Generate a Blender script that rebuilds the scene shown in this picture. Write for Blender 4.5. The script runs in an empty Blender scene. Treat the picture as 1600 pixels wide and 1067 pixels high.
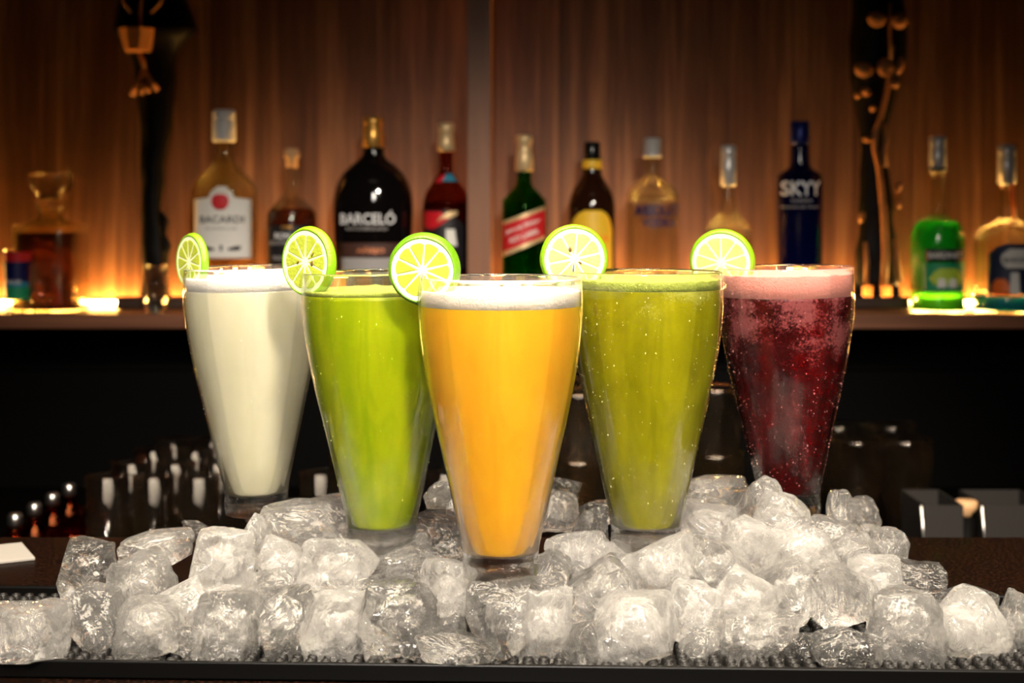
import bpy, bmesh, math, random
from mathutils import Vector, Matrix, noise
PI = math.pi
SC = bpy.context.scene
COL = SC.collection
R = random.Random(7)

# ------------------------------------------------------------------ camera
F = 50 / 36 * 1600          # focal length in pixels of the 1600 x 1067 frame
HC = 0.24                   # camera height above the bar mat
HY = 335                    # picture row of the horizon
cam_d = bpy.data.cameras.new('camera')
cam = bpy.data.objects.new('camera', cam_d); COL.objects.link(cam)
cam.location = (0, 0, HC); cam.rotation_euler = (PI / 2, 0, 0)
cam_d.lens = 50; cam_d.sensor_width = 36
cam_d.shift_y = -(533.5 - HY) / 1600
cam_d.clip_start = 0.02
cam_d.dof.use_dof = True; cam_d.dof.focus_distance = 0.84; cam_d.dof.aperture_fstop = 9.0
cam_d.dof.aperture_blades = 0
SC.camera = cam

# ------------------------------------------------------------------ light
w = bpy.data.worlds.new('world'); SC.world = w; w.use_nodes = True
w.node_tree.nodes['Background'].inputs[0].default_value = (1.0, 0.72, 0.5, 1)
w.node_tree.nodes['Background'].inputs[1].default_value = 0.004
SC.view_settings.view_transform = 'Standard'; SC.view_settings.look = 'None'
SC.view_settings.gamma = 1; SC.view_settings.use_curve_mapping = False
SC.view_settings.exposure = -0.08
SC.cycles.max_bounces = 16; SC.cycles.transmission_bounces = 16
SC.cycles.transparent_max_bounces = 24; SC.cycles.glossy_bounces = 8
SC.cycles.sample_clamp_indirect = 25.0

def aim(o, tgt):
    o.rotation_euler = (Vector(tgt) - o.location).to_track_quat('-Z', 'Y').to_euler()
def spot(name, loc, tgt, power, size, blend, radius, col):
    l = bpy.data.lights.new(name, 'SPOT'); l.energy = power; l.spot_size = math.radians(size)
    l.spot_blend = blend; l.shadow_soft_size = radius; l.color = col
    o = bpy.data.objects.new(name, l); COL.objects.link(o); o.location = loc; aim(o, tgt); return o
def area(name, loc, tgt, power, sx, sy, col):
    l = bpy.data.lights.new(name, 'AREA'); l.energy = power; l.shape = 'RECTANGLE'; l.size = sx; l.size_y = sy; l.color = col
    o = bpy.data.objects.new(name, l); COL.objects.link(o); o.location = loc; aim(o, tgt); return o
spot('key_spot', (0.36, -0.6, 1.12), (0.09, 1.0, 0.07), 290, 40, 0.58, 0.09, (1.0, 0.87, 0.72))
ov = area('added_overhead_fill', (0.0, 0.62, 1.15), (0, 0.84, 0.0), 25.0, 1.3, 0.7, (1.0, 0.86, 0.68)); ov.data.spread = math.radians(84)  # added out-of-view area light that brightens the ice from above
sl = area('soft_lamp', (-0.12, -0.5, 0.75), (0, 0.9, -0.05), 3.5, 0.20, 0.36, (1.0, 0.9, 0.8)); sl.data.spread = math.radians(52)

# ------------------------------------------------------------------ helpers
def X(px, d): return (px - 800) * d / F
def Z(py, d): return HC - (py - HY) * d / F
def P(px, py, d): return Vector((X(px, d), d, Z(py, d)))

def mesh_obj(name, bm, mat, parent=None, smooth=True):
    me = bpy.data.meshes.new(name)
    bm.normal_update(); bm.to_mesh(me); bm.free()
    if smooth:
        for p in me.polygons: p.use_smooth = True
    if mat:
        for m in (mat if isinstance(mat, (list, tuple)) else [mat]): me.materials.append(m)
    o = bpy.data.objects.new(name, me); COL.objects.link(o)
    if parent: o.parent = parent
    return o
def thing(name, label, cat, loc=(0, 0, 0), group=None, rz=0):
    o = bpy.data.objects.new(name, None); COL.objects.link(o); o.empty_display_size = 0.02
    o.location = loc; o.rotation_euler = (0, 0, rz)
    o['label'] = label; o['category'] = cat
    if group: o['group'] = group
    return o
def tag(o, label, cat, group=None):
    o['label'] = label; o['category'] = cat
    if group: o['group'] = group
    return o
def box(bm, c, s, bev=0.0, M=None):
    r = bmesh.ops.create_cube(bm, size=1.0)
    vs = r['verts']
    for v in vs: v.co = Vector((v.co.x * s[0] + c[0], v.co.y * s[1] + c[1], v.co.z * s[2] + c[2]))
    if bev > 0:
        es = list({e for v in vs for e in v.link_edges})
        rr = bmesh.ops.bevel(bm, geom=es, offset=bev, segments=2, affect='EDGES', profile=0.5)
        vs = list({v for f in rr['faces'] for v in f.verts} | {v for v in vs if v.is_valid})
    if M is not None:
        for v in vs: v.co = M @ v.co
    return bm
def boxo(name, c, s, mat, parent=None, bev=0.002, smooth=False):
    bm = bmesh.new(); box(bm, c, s, bev); return mesh_obj(name, bm, mat, parent, smooth)
def lathe(prof, seg=48, ys=1.0, closed=False, rfun=None, bm=None, off=(0, 0)):
    """prof: list of (r, z); r=0 ends become single vertices"""
    bm = bm or bmesh.new(); rings = []
    for (r, z) in prof:
        if r < 1e-7: rings.append([bm.verts.new((off[0], off[1], z))])
        else:
            ring = []
            for i in range(seg):
                a = 2 * PI * i / seg
                rr = rfun(r, z, a) if rfun else r
                ring.append(bm.verts.new((off[0] + rr * math.cos(a), off[1] + rr * math.sin(a) * ys, z)))
            rings.append(ring)
    pairs = list(zip(rings, rings[1:])) + ([(rings[-1], rings[0])] if closed else [])
    for a, b in pairs:
        for i in range(seg):
            j = (i + 1) % seg
            if len(a) == 1 and len(b) == 1: continue
            if len(a) == 1: bm.faces.new((a[0], b[i], b[j]))
            elif len(b) == 1: bm.faces.new((a[j], a[i], b[0]))
            else: bm.faces.new((a[j], a[i], b[i], b[j]))
    bmesh.ops.recalc_face_normals(bm, faces=bm.faces)
    return bm
def interp(tab, x):
    if x <= tab[0][0]: return tab[0][1]
    for (a, b), (c, d) in zip(tab, tab[1:]):
        if x <= c:
            t = (x - a) / (c - a); return b + (d - b) * t
    return tab[-1][1]
def smooth_tab(tab, n):
    """Catmull-Rom resample of [(x,y)]"""
    out = []
    for i in range(len(tab) - 1):
        p0 = tab[max(i - 1, 0)]; p1 = tab[i]; p2 = tab[i + 1]; p3 = tab[min(i + 2, len(tab) - 1)]
        for k in range(n):
            t = k / n
            out.append(tuple(0.5 * ((2 * b) + (c - a) * t + (2 * a - 5 * b + 4 * c - d) * t * t + (-a + 3 * b - 3 * c + d) * t ** 3)
                             for a, b, c, d in zip(p0, p1, p2, p3)))
    out.append(tab[-1]); return out
def tube(pts, rad, seg=8, bm=None):
    bm = bm or bmesh.new(); rings = []
    n = len(pts)
    for i, p in enumerate(pts):
        p = Vector(p); t = (Vector(pts[min(i + 1, n - 1)]) - Vector(pts[max(i - 1, 0)])).normalized()
        u = t.cross(Vector((0, 1, 0.01))).normalized(); v = t.cross(u)
        r = rad[i] if isinstance(rad, (list, tuple)) else rad
        rings.append([bm.verts.new(p + (u * math.cos(2 * PI * k / seg) + v * math.sin(2 * PI * k / seg)) * r) for k in range(seg)])
    for a, b in zip(rings, rings[1:]):
        for i in range(seg): bm.faces.new((a[i], a[(i + 1) % seg], b[(i + 1) % seg], b[i]))
    bm.faces.new(rings[0][::-1]); bm.faces.new(rings[-1])
    bmesh.ops.recalc_face_normals(bm, faces=bm.faces)
    return bm

# ------------------------------------------------------------------ materials
class NT:
    def __init__(s, name):
        s.m = bpy.data.materials.new(name); s.m.use_nodes = True; s.t = s.m.node_tree; s.t.nodes.clear()
        s.out = s.n('ShaderNodeOutputMaterial')
    def n(s, typ, **kw):
        nd = s.t.nodes.new(typ)
        for k, v in kw.items():
            if hasattr(nd, k) and k not in ('Color',): setattr(nd, k, v)
        return nd
    def set(s, nd, **kw):
        for k, v in kw.items(): nd.inputs[k.replace('_', ' ')].default_value = v
        return nd
    def l(s, a, b): s.t.links.new(a, b)
def c4(c): return (c[0], c[1], c[2], 1)
def pbr(name, col, rough=0.5, metal=0.0, coat=0.0, spec=0.5, var=0.0, vscale=80, bump=0.0, bscale=300, trans=0.0, ior=1.45, sss=0.0, srad=(0.01, 0.006, 0.003), alpha=1.0, emit=None, es=0.0):
    t = NT(name); b = t.n('ShaderNodeBsdfPrincipled')
    t.set(b, Base_Color=c4(col), Roughness=rough, Metallic=metal, IOR=ior)
    b.inputs['Coat Weight'].default_value = coat; b.inputs['Specular IOR Level'].default_value = spec
    b.inputs['Transmission Weight'].default_value = trans
    b.inputs['Subsurface Weight'].default_value = sss
    if sss > 0:
        b.inputs['Subsurface Radius'].default_value = srad; b.inputs['Subsurface Scale'].default_value = 1.0
    if emit: b.inputs['Emission Color'].default_value = c4(emit); b.inputs['Emission Strength'].default_value = es
    tc = t.n('ShaderNodeTexCoord')
    if var > 0:
        ns = t.n('ShaderNodeTexNoise'); t.set(ns, Scale=vscale, Detail=4.0); t.l(tc.outputs['Object'], ns.inputs['Vector'])
        mx = t.n('ShaderNodeMix', data_type='RGBA')
        mx.inputs[6].default_value = c4([x * (1 - var) for x in col]); mx.inputs[7].default_value = c4([min(1, x * (1 + var)) for x in col])
        t.l(ns.outputs['Fac'], mx.inputs[0]); t.l(mx.outputs[2], b.inputs['Base Color'])
    if bump > 0:
        n2 = t.n('ShaderNodeTexNoise'); t.set(n2, Scale=bscale, Detail=3.0); t.l(tc.outputs['Object'], n2.inputs['Vector'])
        bp = t.n('ShaderNodeBump'); t.set(bp, Strength=bump, Distance=0.001); t.l(n2.outputs['Fac'], bp.inputs['Height']); t.l(bp.outputs[0], b.inputs['Normal'])
    t.l(b.outputs[0], t.out.inputs[0]); return t.m
def glassy(name, col=(1, 1, 1), clear=0.5, rough=0.0, ior=1.47, tint=None, bump=0.0, bscale=60):
    """real glass mixed with a straight-through share, as thin moulded glass lets light pass"""
    t = NT(name); g = t.n('ShaderNodeBsdfGlass'); t.set(g, Color=c4(col), Roughness=rough, IOR=ior)
    tr = t.n('ShaderNodeBsdfTransparent'); t.set(tr, Color=c4(tint or col))
    mx = t.n('ShaderNodeMixShader'); mx.inputs[0].default_value = clear
    if bump > 0:
        tc = t.n('ShaderNodeTexCoord'); n2 = t.n('ShaderNodeTexNoise'); t.set(n2, Scale=bscale, Detail=3.0); t.l(tc.outputs['Object'], n2.inputs['Vector'])
        bp = t.n('ShaderNodeBump'); t.set(bp, Strength=bump, Distance=0.002); t.l(n2.outputs['Fac'], bp.inputs['Height']); t.l(bp.outputs[0], g.inputs['Normal'])
    t.l(g.outputs[0], mx.inputs[1]); t.l(tr.outputs[0], mx.inputs[2]); t.l(mx.outputs[0], t.out.inputs[0]); return t.m
def wood(name, ca, cb, cc, gscale=1.0, rough=0.45, axis='Z', seed=0.0, wide=0.0):
    t = NT(name); b = t.n('ShaderNodeBsdfPrincipled'); t.set(b, Roughness=rough); b.inputs['Specular IOR Level'].default_value = 0.25
    tc = t.n('ShaderNodeTexCoord'); oi = t.n('ShaderNodeObjectInfo')
    mp = t.n('ShaderNodeMapping')
    sc = {'Z': (26, 26, 1.3), 'X': (1.3, 26, 26)}[axis]
    mp.inputs['Scale'].default_value = [s * gscale for s in sc]; mp.inputs['Location'].default_value = (seed, seed * 2, seed)
    ad = t.n('ShaderNodeVectorMath'); ad.operation = 'MULTIPLY_ADD'
    t.l(tc.outputs['Object'], ad.inputs[0]); ad.inputs[1].default_value = (1, 1, 1)
    cmb = t.n('ShaderNodeCombineXYZ'); ml = t.n('ShaderNodeMath'); ml.operation = 'MULTIPLY'; ml.inputs[1].default_value = 3.1
    t.l(oi.outputs['Random'], ml.inputs[0]); t.l(ml.outputs[0], cmb.inputs[0]); t.l(ml.outputs[0], cmb.inputs[2]); t.l(cmb.outputs[0], ad.inputs[2])
    t.l(ad.outputs[0], mp.inputs['Vector'])
    n1 = t.n('ShaderNodeTexNoise'); t.set(n1, Scale=1.0, Detail=6.0, Roughness=0.6, Distortion=1.2); t.l(mp.outputs[0], n1.inputs['Vector'])
    mp2 = t.n('ShaderNodeMapping'); mp2.inputs['Scale'].default_value = [s * gscale * 5 for s in sc]
    t.l(ad.outputs[0], mp2.inputs['Vector'])
    n2 = t.n('ShaderNodeTexNoise'); t.set(n2, Scale=1.0, Detail=3.0); t.l(mp2.outputs[0], n2.inputs['Vector'])
    cr = t.n('ShaderNodeValToRGB'); e = cr.color_ramp.elements
    e[0].position = 0.30; e[0].color = c4(ca); e[1].position = 0.68; e[1].color = c4(cc)
    m_ = e.new(0.5); m_.color = c4(cb)
    sm = t.n('ShaderNodeMix'); sm.data_type = 'FLOAT'; sm.inputs[0].default_value = 0.28
    t.l(n1.outputs['Fac'], sm.inputs[2]); t.l(n2.outputs['Fac'], sm.inputs[3]); t.l(sm.outputs[0], cr.inputs[0])
    t.l(cr.outputs[0], b.inputs['Base Color'])
    bp = t.n('ShaderNodeBump'); t.set(bp, Strength=0.25, Distance=0.001); t.l(n2.outputs['Fac'], bp.inputs['Height']); t.l(bp.outputs[0], b.inputs['Normal'])
    t.l(b.outputs[0], t.out.inputs[0]); return t.m
def ice_mat(name, cloud=0.15, straight=0.3, tint=(1, 1, 1), core=False):
    t = NT(name); tc = t.n('ShaderNodeTexCoord'); oi = t.n('ShaderNodeObjectInfo')
    ad = t.n('ShaderNodeVectorMath'); ad.operation = 'MULTIPLY_ADD'; ad.inputs[1].default_value = (1, 1, 1)
    cmb = t.n('ShaderNodeCombineXYZ'); ml = t.n('ShaderNodeMath'); ml.operation = 'MULTIPLY'; ml.inputs[1].default_value = 9.0
    t.l(oi.outputs['Random'], ml.inputs[0]); t.l(ml.outputs[0], cmb.inputs[0]); t.l(ml.outputs[0], cmb.inputs[1])
    t.l(tc.outputs['Object'], ad.inputs[0]); t.l(cmb.outputs[0], ad.inputs[2])
    nb = t.n('ShaderNodeTexNoise'); t.set(nb, Scale=3.2, Detail=2.0, Distortion=0.8); t.l(ad.outputs[0], nb.inputs['Vector'])
    bp = t.n('ShaderNodeBump'); t.set(bp, Strength=0.4, Distance=0.02); t.l(nb.outputs['Fac'], bp.inputs['Height'])
    nb2 = t.n('ShaderNodeTexNoise'); t.set(nb2, Scale=26.0, Detail=2.0); t.l(ad.outputs[0], nb2.inputs['Vector'])
    bp2 = t.n('ShaderNodeBump'); t.set(bp2, Strength=0.2, Distance=0.002); t.l(nb2.outputs['Fac'], bp2.inputs['Height']); t.l(bp.outputs[0], bp2.inputs['Normal'])
    g = t.n('ShaderNodeBsdfGlass'); t.set(g, Color=c4(tint), Roughness=0.0, IOR=1.31); t.l(bp2.outputs[0], g.inputs['Normal'])
    tr = t.n('ShaderNodeBsdfTransparent'); t.set(tr, Color=c4(tint))
    df = t.n('ShaderNodeBsdfDiffuse'); t.set(df, Color=(0.95, 0.93, 0.88, 1)); t.l(bp2.outputs[0], df.inputs['Normal'])
    tl = t.n('ShaderNodeBsdfTranslucent'); t.set(tl, Color=(0.95, 0.93, 0.88, 1)); t.l(bp2.outputs[0], tl.inputs['Normal'])
    m1 = t.n('ShaderNodeMixShader'); m1.inputs[0].default_value = 0.5; t.l(df.outputs[0], m1.inputs[1]); t.l(tl.outputs[0], m1.inputs[2])
    m2 = t.n('ShaderNodeMixShader'); m2.inputs[0].default_value = straight; t.l(g.outputs[0], m2.inputs[1]); t.l(tr.outputs[0], m2.inputs[2])
    nc = t.n('ShaderNodeTexNoise'); t.set(nc, Scale=9.0 if core else 5.0, Detail=5.0, Distortion=0.3, Roughness=0.7); t.l(ad.outputs[0], nc.inputs['Vector'])
    mr = t.n('ShaderNodeMapRange'); t.set(mr, From_Min=0.42, From_Max=0.66, To_Min=cloud * (0.4 if core else 0.7), To_Max=min(0.98, cloud * (1.5 if core else 1.3))); t.l(nc.outputs['Fac'], mr.inputs['Value'])
    m3 = t.n('ShaderNodeMixShader'); t.l(mr.outputs[0], m3.inputs[0]); t.l(m2.outputs[0], m3.inputs[1]); t.l(m1.outputs[0], m3.inputs[2])
    t.l(m3.outputs[0], t.out.inputs[0]); return t.m

M = {}
M['wall'] = wood('walnut_panel', (0.060, 0.021, 0.007), (0.18, 0.075, 0.030), (0.42, 0.20, 0.085), gscale=0.6)
M['shelfwood'] = wood('walnut_shelf', (0.09, 0.032, 0.016), (0.15, 0.06, 0.03), (0.24, 0.10, 0.055), axis='X')
M['post'] = wood('walnut_post', (0.20, 0.088, 0.045), (0.26, 0.115, 0.06), (0.32, 0.15, 0.08))
M['black'] = pbr('black_laminate', (0.0012, 0.001, 0.0008), 0.6, spec=0.06)
M['rubber'] = pbr('black_rubber', (0.006, 0.0055, 0.005), 0.42, spec=0.25, bump=0.3, bscale=900)
M['rim'] = pbr('black_rubber_rim', (0.0012, 0.0011, 0.001), 0.35, spec=0.12)
M['steel'] = pbr('brushed_steel', (0.62, 0.6, 0.57), 0.28, 1.0)
M['silver'] = pbr('silver_cap', (0.62, 0.60, 0.57), 0.3, 0.35)
M['whitecap'] = pbr('white_cap', (0.80, 0.79, 0.76), 0.35)
M['goldcap'] = pbr('gold_cap', (0.85, 0.45, 0.10), 0.3, 0.7)
M['palegold'] = pbr('pale_gold_cap', (0.80, 0.58, 0.30), 0.4, 0.35)
M['cork'] = pbr('cork_wood', (0.62, 0.36, 0.17), 0.7, var=0.3)
M['blackcap'] = pbr('black_cap', (0.006, 0.006, 0.006), 0.2)
M['yellow'] = pbr('yellow_paint', (0.85, 0.52, 0.03), 0.45)
M['orange'] = pbr('orange_strip', (0.95, 0.18, 0.02), 0.35)
M['cream'] = pbr('cream_paper', (0.82, 0.80, 0.74), 0.6)
M['greylabel'] = pbr('grey_paper', (0.36, 0.34, 0.33), 0.6)
M['ink'] = pbr('black_ink', (0.012, 0.010, 0.012), 0.5)
M['white'] = pbr('white_print', (0.85, 0.85, 0.85), 0.5)
M['red'] = pbr('red_print', (0.62, 0.012, 0.02), 0.45)
M['blueink'] = pbr('blue_print', (0.0015, 0.004, 0.07), 0.45)
M['copper'] = pbr('copper_print', (0.75, 0.26, 0.10), 0.4, 0.3)
M['teal'] = pbr('teal_print', (0.02, 0.22, 0.35), 0.5)
M['navy'] = pbr('navy_print', (0.012, 0.022, 0.06), 0.5)
M['greenlabel'] = pbr('green_print', (0.01, 0.28, 0.12), 0.5)
M['lemonprint'] = pbr('lemon_print', (0.45, 0.62, 0.05), 0.5)
M['glass'] = glassy('clear_glass', (1, 1, 1), 0.26)
M['backglass'] = glassy('dull_back_bar_glass', (0.95, 0.90, 0.84), 0.42, rough=0.08)  # slightly rough, faintly warm-tinted glass
M['bottleglass'] = glassy('clear_bottle_glass', (0.99, 1.0, 0.97), 0.55)
M['rumglass'] = glassy('pale_yellow_bottle_glass', (0.98, 0.98, 0.90), 0.5)
M['greenglass'] = glassy('green_bottle_glass', (0.25, 0.62, 0.22), 0.35)
M['redglass'] = glassy('smoky_bottle_glass', (0.75, 0.5, 0.42), 0.5)
M['darkglass'] = pbr('near_black_bottle_glass', (0.004, 0.003, 0.003), 0.06, spec=0.7)
M['brownglass'] = pbr('dark_brown_bottle_glass', (0.018, 0.005, 0.002), 0.07, spec=0.6)
M['blueglass'] = pbr('cobalt_bottle_glass', (0.0006, 0.0016, 0.024), 0.08, spec=0.6, sss=0.0, coat=0.3)
M['bluecap'] = pbr('blue_foil', (0.004, 0.014, 0.14), 0.3, 0.4)
M['amberliq'] = pbr('amber_spirit', (0.10, 0.014, 0.003), 0.1, trans=0.35)
M['redliq'] = pbr('dark_red_spirit', (0.05, 0.004, 0.003), 0.1)
M['greenliq'] = pbr('green_liqueur', (0.01, 0.55, 0.02), 0.15, trans=0.3, sss=0.0)
M['greenlow'] = pbr('bright_green_liqueur', (0.12, 0.85, 0.02), 0.15, trans=0.3)
M['blueliq'] = pbr('blue_liqueur', (0.005, 0.20, 0.30), 0.15, trans=0.2)
M['statue'] = pbr('black_carved_wood', (0.004, 0.003, 0.002), 0.5, spec=0.12, bump=0.5, bscale=120)
M['statuebrown'] = pbr('brown_carved_wood', (0.34, 0.13, 0.035), 0.5, var=0.3, bump=0.3, bscale=200)
M['statuebase'] = pbr('dark_stained_base', (0.035, 0.016, 0.008), 0.4, var=0.3)
M['paper'] = pbr('white_paper', (0.2, 0.185, 0.165), 0.7)
M['copperglass'] = glassy('copper_tinted_glass', (0.85, 0.30, 0.12), 0.3)
t = NT('bar_granite'); b = t.n('ShaderNodeBsdfPrincipled'); t.set(b, Roughness=0.4); b.inputs['Specular IOR Level'].default_value = 0.08
tc = t.n('ShaderNodeTexCoord'); vo = t.n('ShaderNodeTexNoise'); t.set(vo, Scale=420.0, Detail=3.0); t.l(tc.outputs['Object'], vo.inputs['Vector'])
cr = t.n('ShaderNodeValToRGB'); cr.color_ramp.elements[0].position = 0.5; cr.color_ramp.elements[0].color = (0.0015, 0.0007, 0.0004, 1)
cr.color_ramp.elements[1].position = 0.8; cr.color_ramp.elements[1].color = (0.022, 0.007, 0.003, 1)
t.l(vo.outputs['Fac'], cr.inputs[0]); t.l(cr.outputs[0], b.inputs['Base Color'])
bp = t.n('ShaderNodeBump'); t.set(bp, Strength=0.25, Distance=0.0005); t.l(vo.outputs['Fac'], bp.inputs['Height']); t.l(bp.outputs[0], b.inputs['Normal'])
t.l(b.outputs[0], t.out.inputs[0]); M['granite'] = t.m
t = NT('led_diffuser'); e = t.n('ShaderNodeEmission'); t.set(e, Color=(1.0, 0.53, 0.12, 1), Strength=300.0); t.l(e.outputs[0], t.out.inputs[0]); M['led'] = t.m

# ------------------------------------------------------------------ setting
D_SHELF0, D_WALL = 2.08, 2.26
SHELF_Z = Z(491, D_SHELF0)
def struct(o): o['kind'] = 'structure'; return o
floor = struct(boxo('floor', (0, 1.0, -1.16), (3.4, 4.4, 0.04), pbr('dark_floor', (0.02, 0.016, 0.013), 0.5)))
wb = struct(boxo('wall_back', (0, D_WALL + 0.05, 0.25), (3.4, 0.08, 2.76), M['black'], bev=0))
# veneered boards of the upper back wall
seams = [-330, -150, 12, 108, 216, 330, 477, 590, 745, 874, 953, 1105, 1235, 1330, 1427, 1530, 1660, 1800, 1960]
for a, b_ in zip(seams, seams[1:]):
    x0, x1 = X(a, D_WALL), X(b_, D_WALL)
    bm = bmesh.new(); box(bm, (0, 0, 0), (x1 - x0 - 0.0003, 0.016, 1.55), 0.0004)
    o = mesh_obj('wood_board', bm, M['wall'], wb, False)
    o.location = ((x0 + x1) / 2, D_WALL + 0.002, SHELF_Z - 0.03 + 0.775)
wl = struct(boxo('wall_low', (0, D_WALL - 0.01, SHELF_Z - 0.7), (3.4, 0.03, 1.2), M['black'], bev=0))
# shelf plank
sh = boxo('wall_shelf', (0, (D_SHELF0 + D_WALL) / 2 - 0.003, SHELF_Z - 0.0105), (3.3, D_WALL - D_SHELF0 - 0.010, 0.021), M['shelfwood'], bev=0.001)
tag(sh, 'long walnut shelf board that carries the row of bottles', 'shelf')
# upright divider between the two bays
px0, px1 = X(730, D_SHELF0 + 0.02), X(767, D_SHELF0 + 0.02)
struct(boxo('trim_1', ((px0 + px1) / 2, (D_SHELF0 + 0.02 + D_WALL - 0.008) / 2, SHELF_Z + 0.75), (px1 - px0, D_WALL - 0.03 - D_SHELF0, 1.5 - 0.002), M['post'], bev=0.001))
# warm light strips at the foot of the wall
for (a, b_, lb) in ((-300, 744, 'glowing warm light strip along the shelf back in the left bay'), (757, 1950, 'glowing warm light strip along the shelf back in the right bay')):
    d = D_WALL - 0.013
    tt = thing('light_strip', lb, 'light', ((X(a, d) + X(b_, d)) / 2, d, SHELF_Z + 0.0004), 'light strips behind the bottles')
    L_ = X(b_, d) - X(a, d)
    boxo('diffuser', (0, -0.001, 0.006), (L_ - 0.01, 0.006, 0.0055), M['led'], tt, bev=0.001)
    boxo('profile', (0, 0.004, 0.0055), (L_, 0.004, 0.011), M['steel'], tt, bev=0.0005)
# back worktop
wt = thing('back_worktop', 'black back-bar worktop under the shelf, holding spare glassware', 'counter', (0, 1.80, -0.185))
boxo('worktop', (0, 0, -0.015), (3.2, 0.84, 0.03), M['black'], wt)
boxo('cabinet', (0, 0.02, -0.49), (3.2, 0.78, 0.92), M['black'], wt)
# front counter
ct = thing('bar_counter', 'dark speckled granite bar counter under the ice', 'counter', (0, 0.90, -0.010))
boxo('countertop', (0, 0.0, -0.02), (2.6, 0.408, 0.04), M['granite'], ct, bev=0.003)
boxo('counter_base', (0, 0.0, -0.585), (2.5, 0.36, 1.09), M['black'], ct)
# the counter's front edge is just ahead of the mat
# bar mat
MY0 = 0.738; MROT = math.radians(-2.0)
mat_ = thing('bar_mat', 'black rubber bar mat with round nubs, under the ice', 'mat', (0, 0.758, 0), rz=MROT)
boxo('mat_tray', (0, 0.075, -0.0078), (1.3, 0.150, 0.0036), M['rubber'], mat_, bev=0.001)
boxo('mat_rim', (0, 0.000, -0.0045), (1.3, 0.0035, 0.0094), M['rim'], mat_, bev=0.0008)
boxo('mat_rim', (0, 0.150, -0.0045), (1.3, 0.0035, 0.0092), M['rim'], mat_, bev=0.0012)
nb = lathe([(0.0032, -0.0060), (0.0030, -0.0012), (0.0024, -0.0004), (0.0016, -0.0004), (0.0013, -0.0014), (0.0, -0.0014)], 10)
n0 = mesh_obj('nub', nb, M['rubber'], mat_)
n0['label'] = 'round hollow rubber nub'
first = True; bmx = bmesh.new(); nubdata = n0.data
for row in range(16):
    for c in range(-45, 46):
        x = c * 0.0084; y = 0.0065 + row * 0.0084 + (0.0 if c % 2 else 0.0)
        if row < 4 and abs(c) <= 37:
            if first: n0.location = (x, y, 0); first = False
            else:
                o = n0.copy(); o.parent = mat_; COL.objects.link(o); o.location = (x, y, 0)
        else:
            k = len(bmx.verts)
            bmx.from_mesh(nubdata); bmx.verts.ensure_lookup_table()
            for v in bmx.verts[k:]: v.co.x += x; v.co.y += y
o = mesh_obj('nub_field', bmx, M['rubber'], mat_); o['kind'] = 'stuff'
# napkin at the left edge
bm = bmesh.new(); box(bm, (0, 0, 0.0012), (0.07, 0.055, 0.002), 0.0004)
o = mesh_obj('paper_napkin', bm, M['paper'], None, False); o.location = (X(-22, 1.05), 1.035, -0.0100); o.rotation_euler = (0, 0, 0.5)
tag(o, 'white paper napkin corner on the counter at the left edge', 'napkin')

# ------------------------------------------------------------------ drinks
OUT = smooth_tab([(0.0, 0.0214), (0.004, 0.0220), (0.016, 0.0222), (0.039, 0.0272), (0.074, 0.0348), (0.100, 0.0404), (0.127, 0.0449), (0.143, 0.0466), (0.156, 0.0469), (0.1685, 0.0464)], 5)
INN = smooth_tab([(0.0125, 0.006), (0.0137, 0.0155), (0.018, 0.0190), (0.040, 0.0258), (0.074, 0.0335), (0.100, 0.0391), (0.127, 0.0435), (0.143, 0.0450), (0.156, 0.0454), (0.1685, 0.0450)], 5)
NF = 10
def facet(r, z, a):
    m = (a + 0.2) % (2 * PI / NF) - PI / NF
    k = 1 + max(0, (z - 0.05)) * 0.55 if z > 0.05 else 1.0
    if z < 0.006: return r
    return r * 0.5 + 0.5 * min(r, r * math.cos(PI / NF) * k * 1.004 / math.cos(m))
def glass_mesh(parent, seg=80):
    prof = [(0.0, 0.0025), (0.012, 0.0012), (0.0195, 0.0)] + [(r, z) for z, r in OUT]
    prof += [(0.0463, 0.1693), (0.0456, 0.1697), (0.0450, 0.1692)]
    prof += [(r, z) for z, r in reversed(INN)] + [(0, 0.0122)]
    bm = lathe([p for p in prof], seg, rfun=lambda r, z, a: facet(r, z, a) if (r > 0.0001 and abs(r - interp(OUT, z)) < 1e-6) else r)
    return mesh_obj('glass_body', bm, M['glass'], parent)
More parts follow.
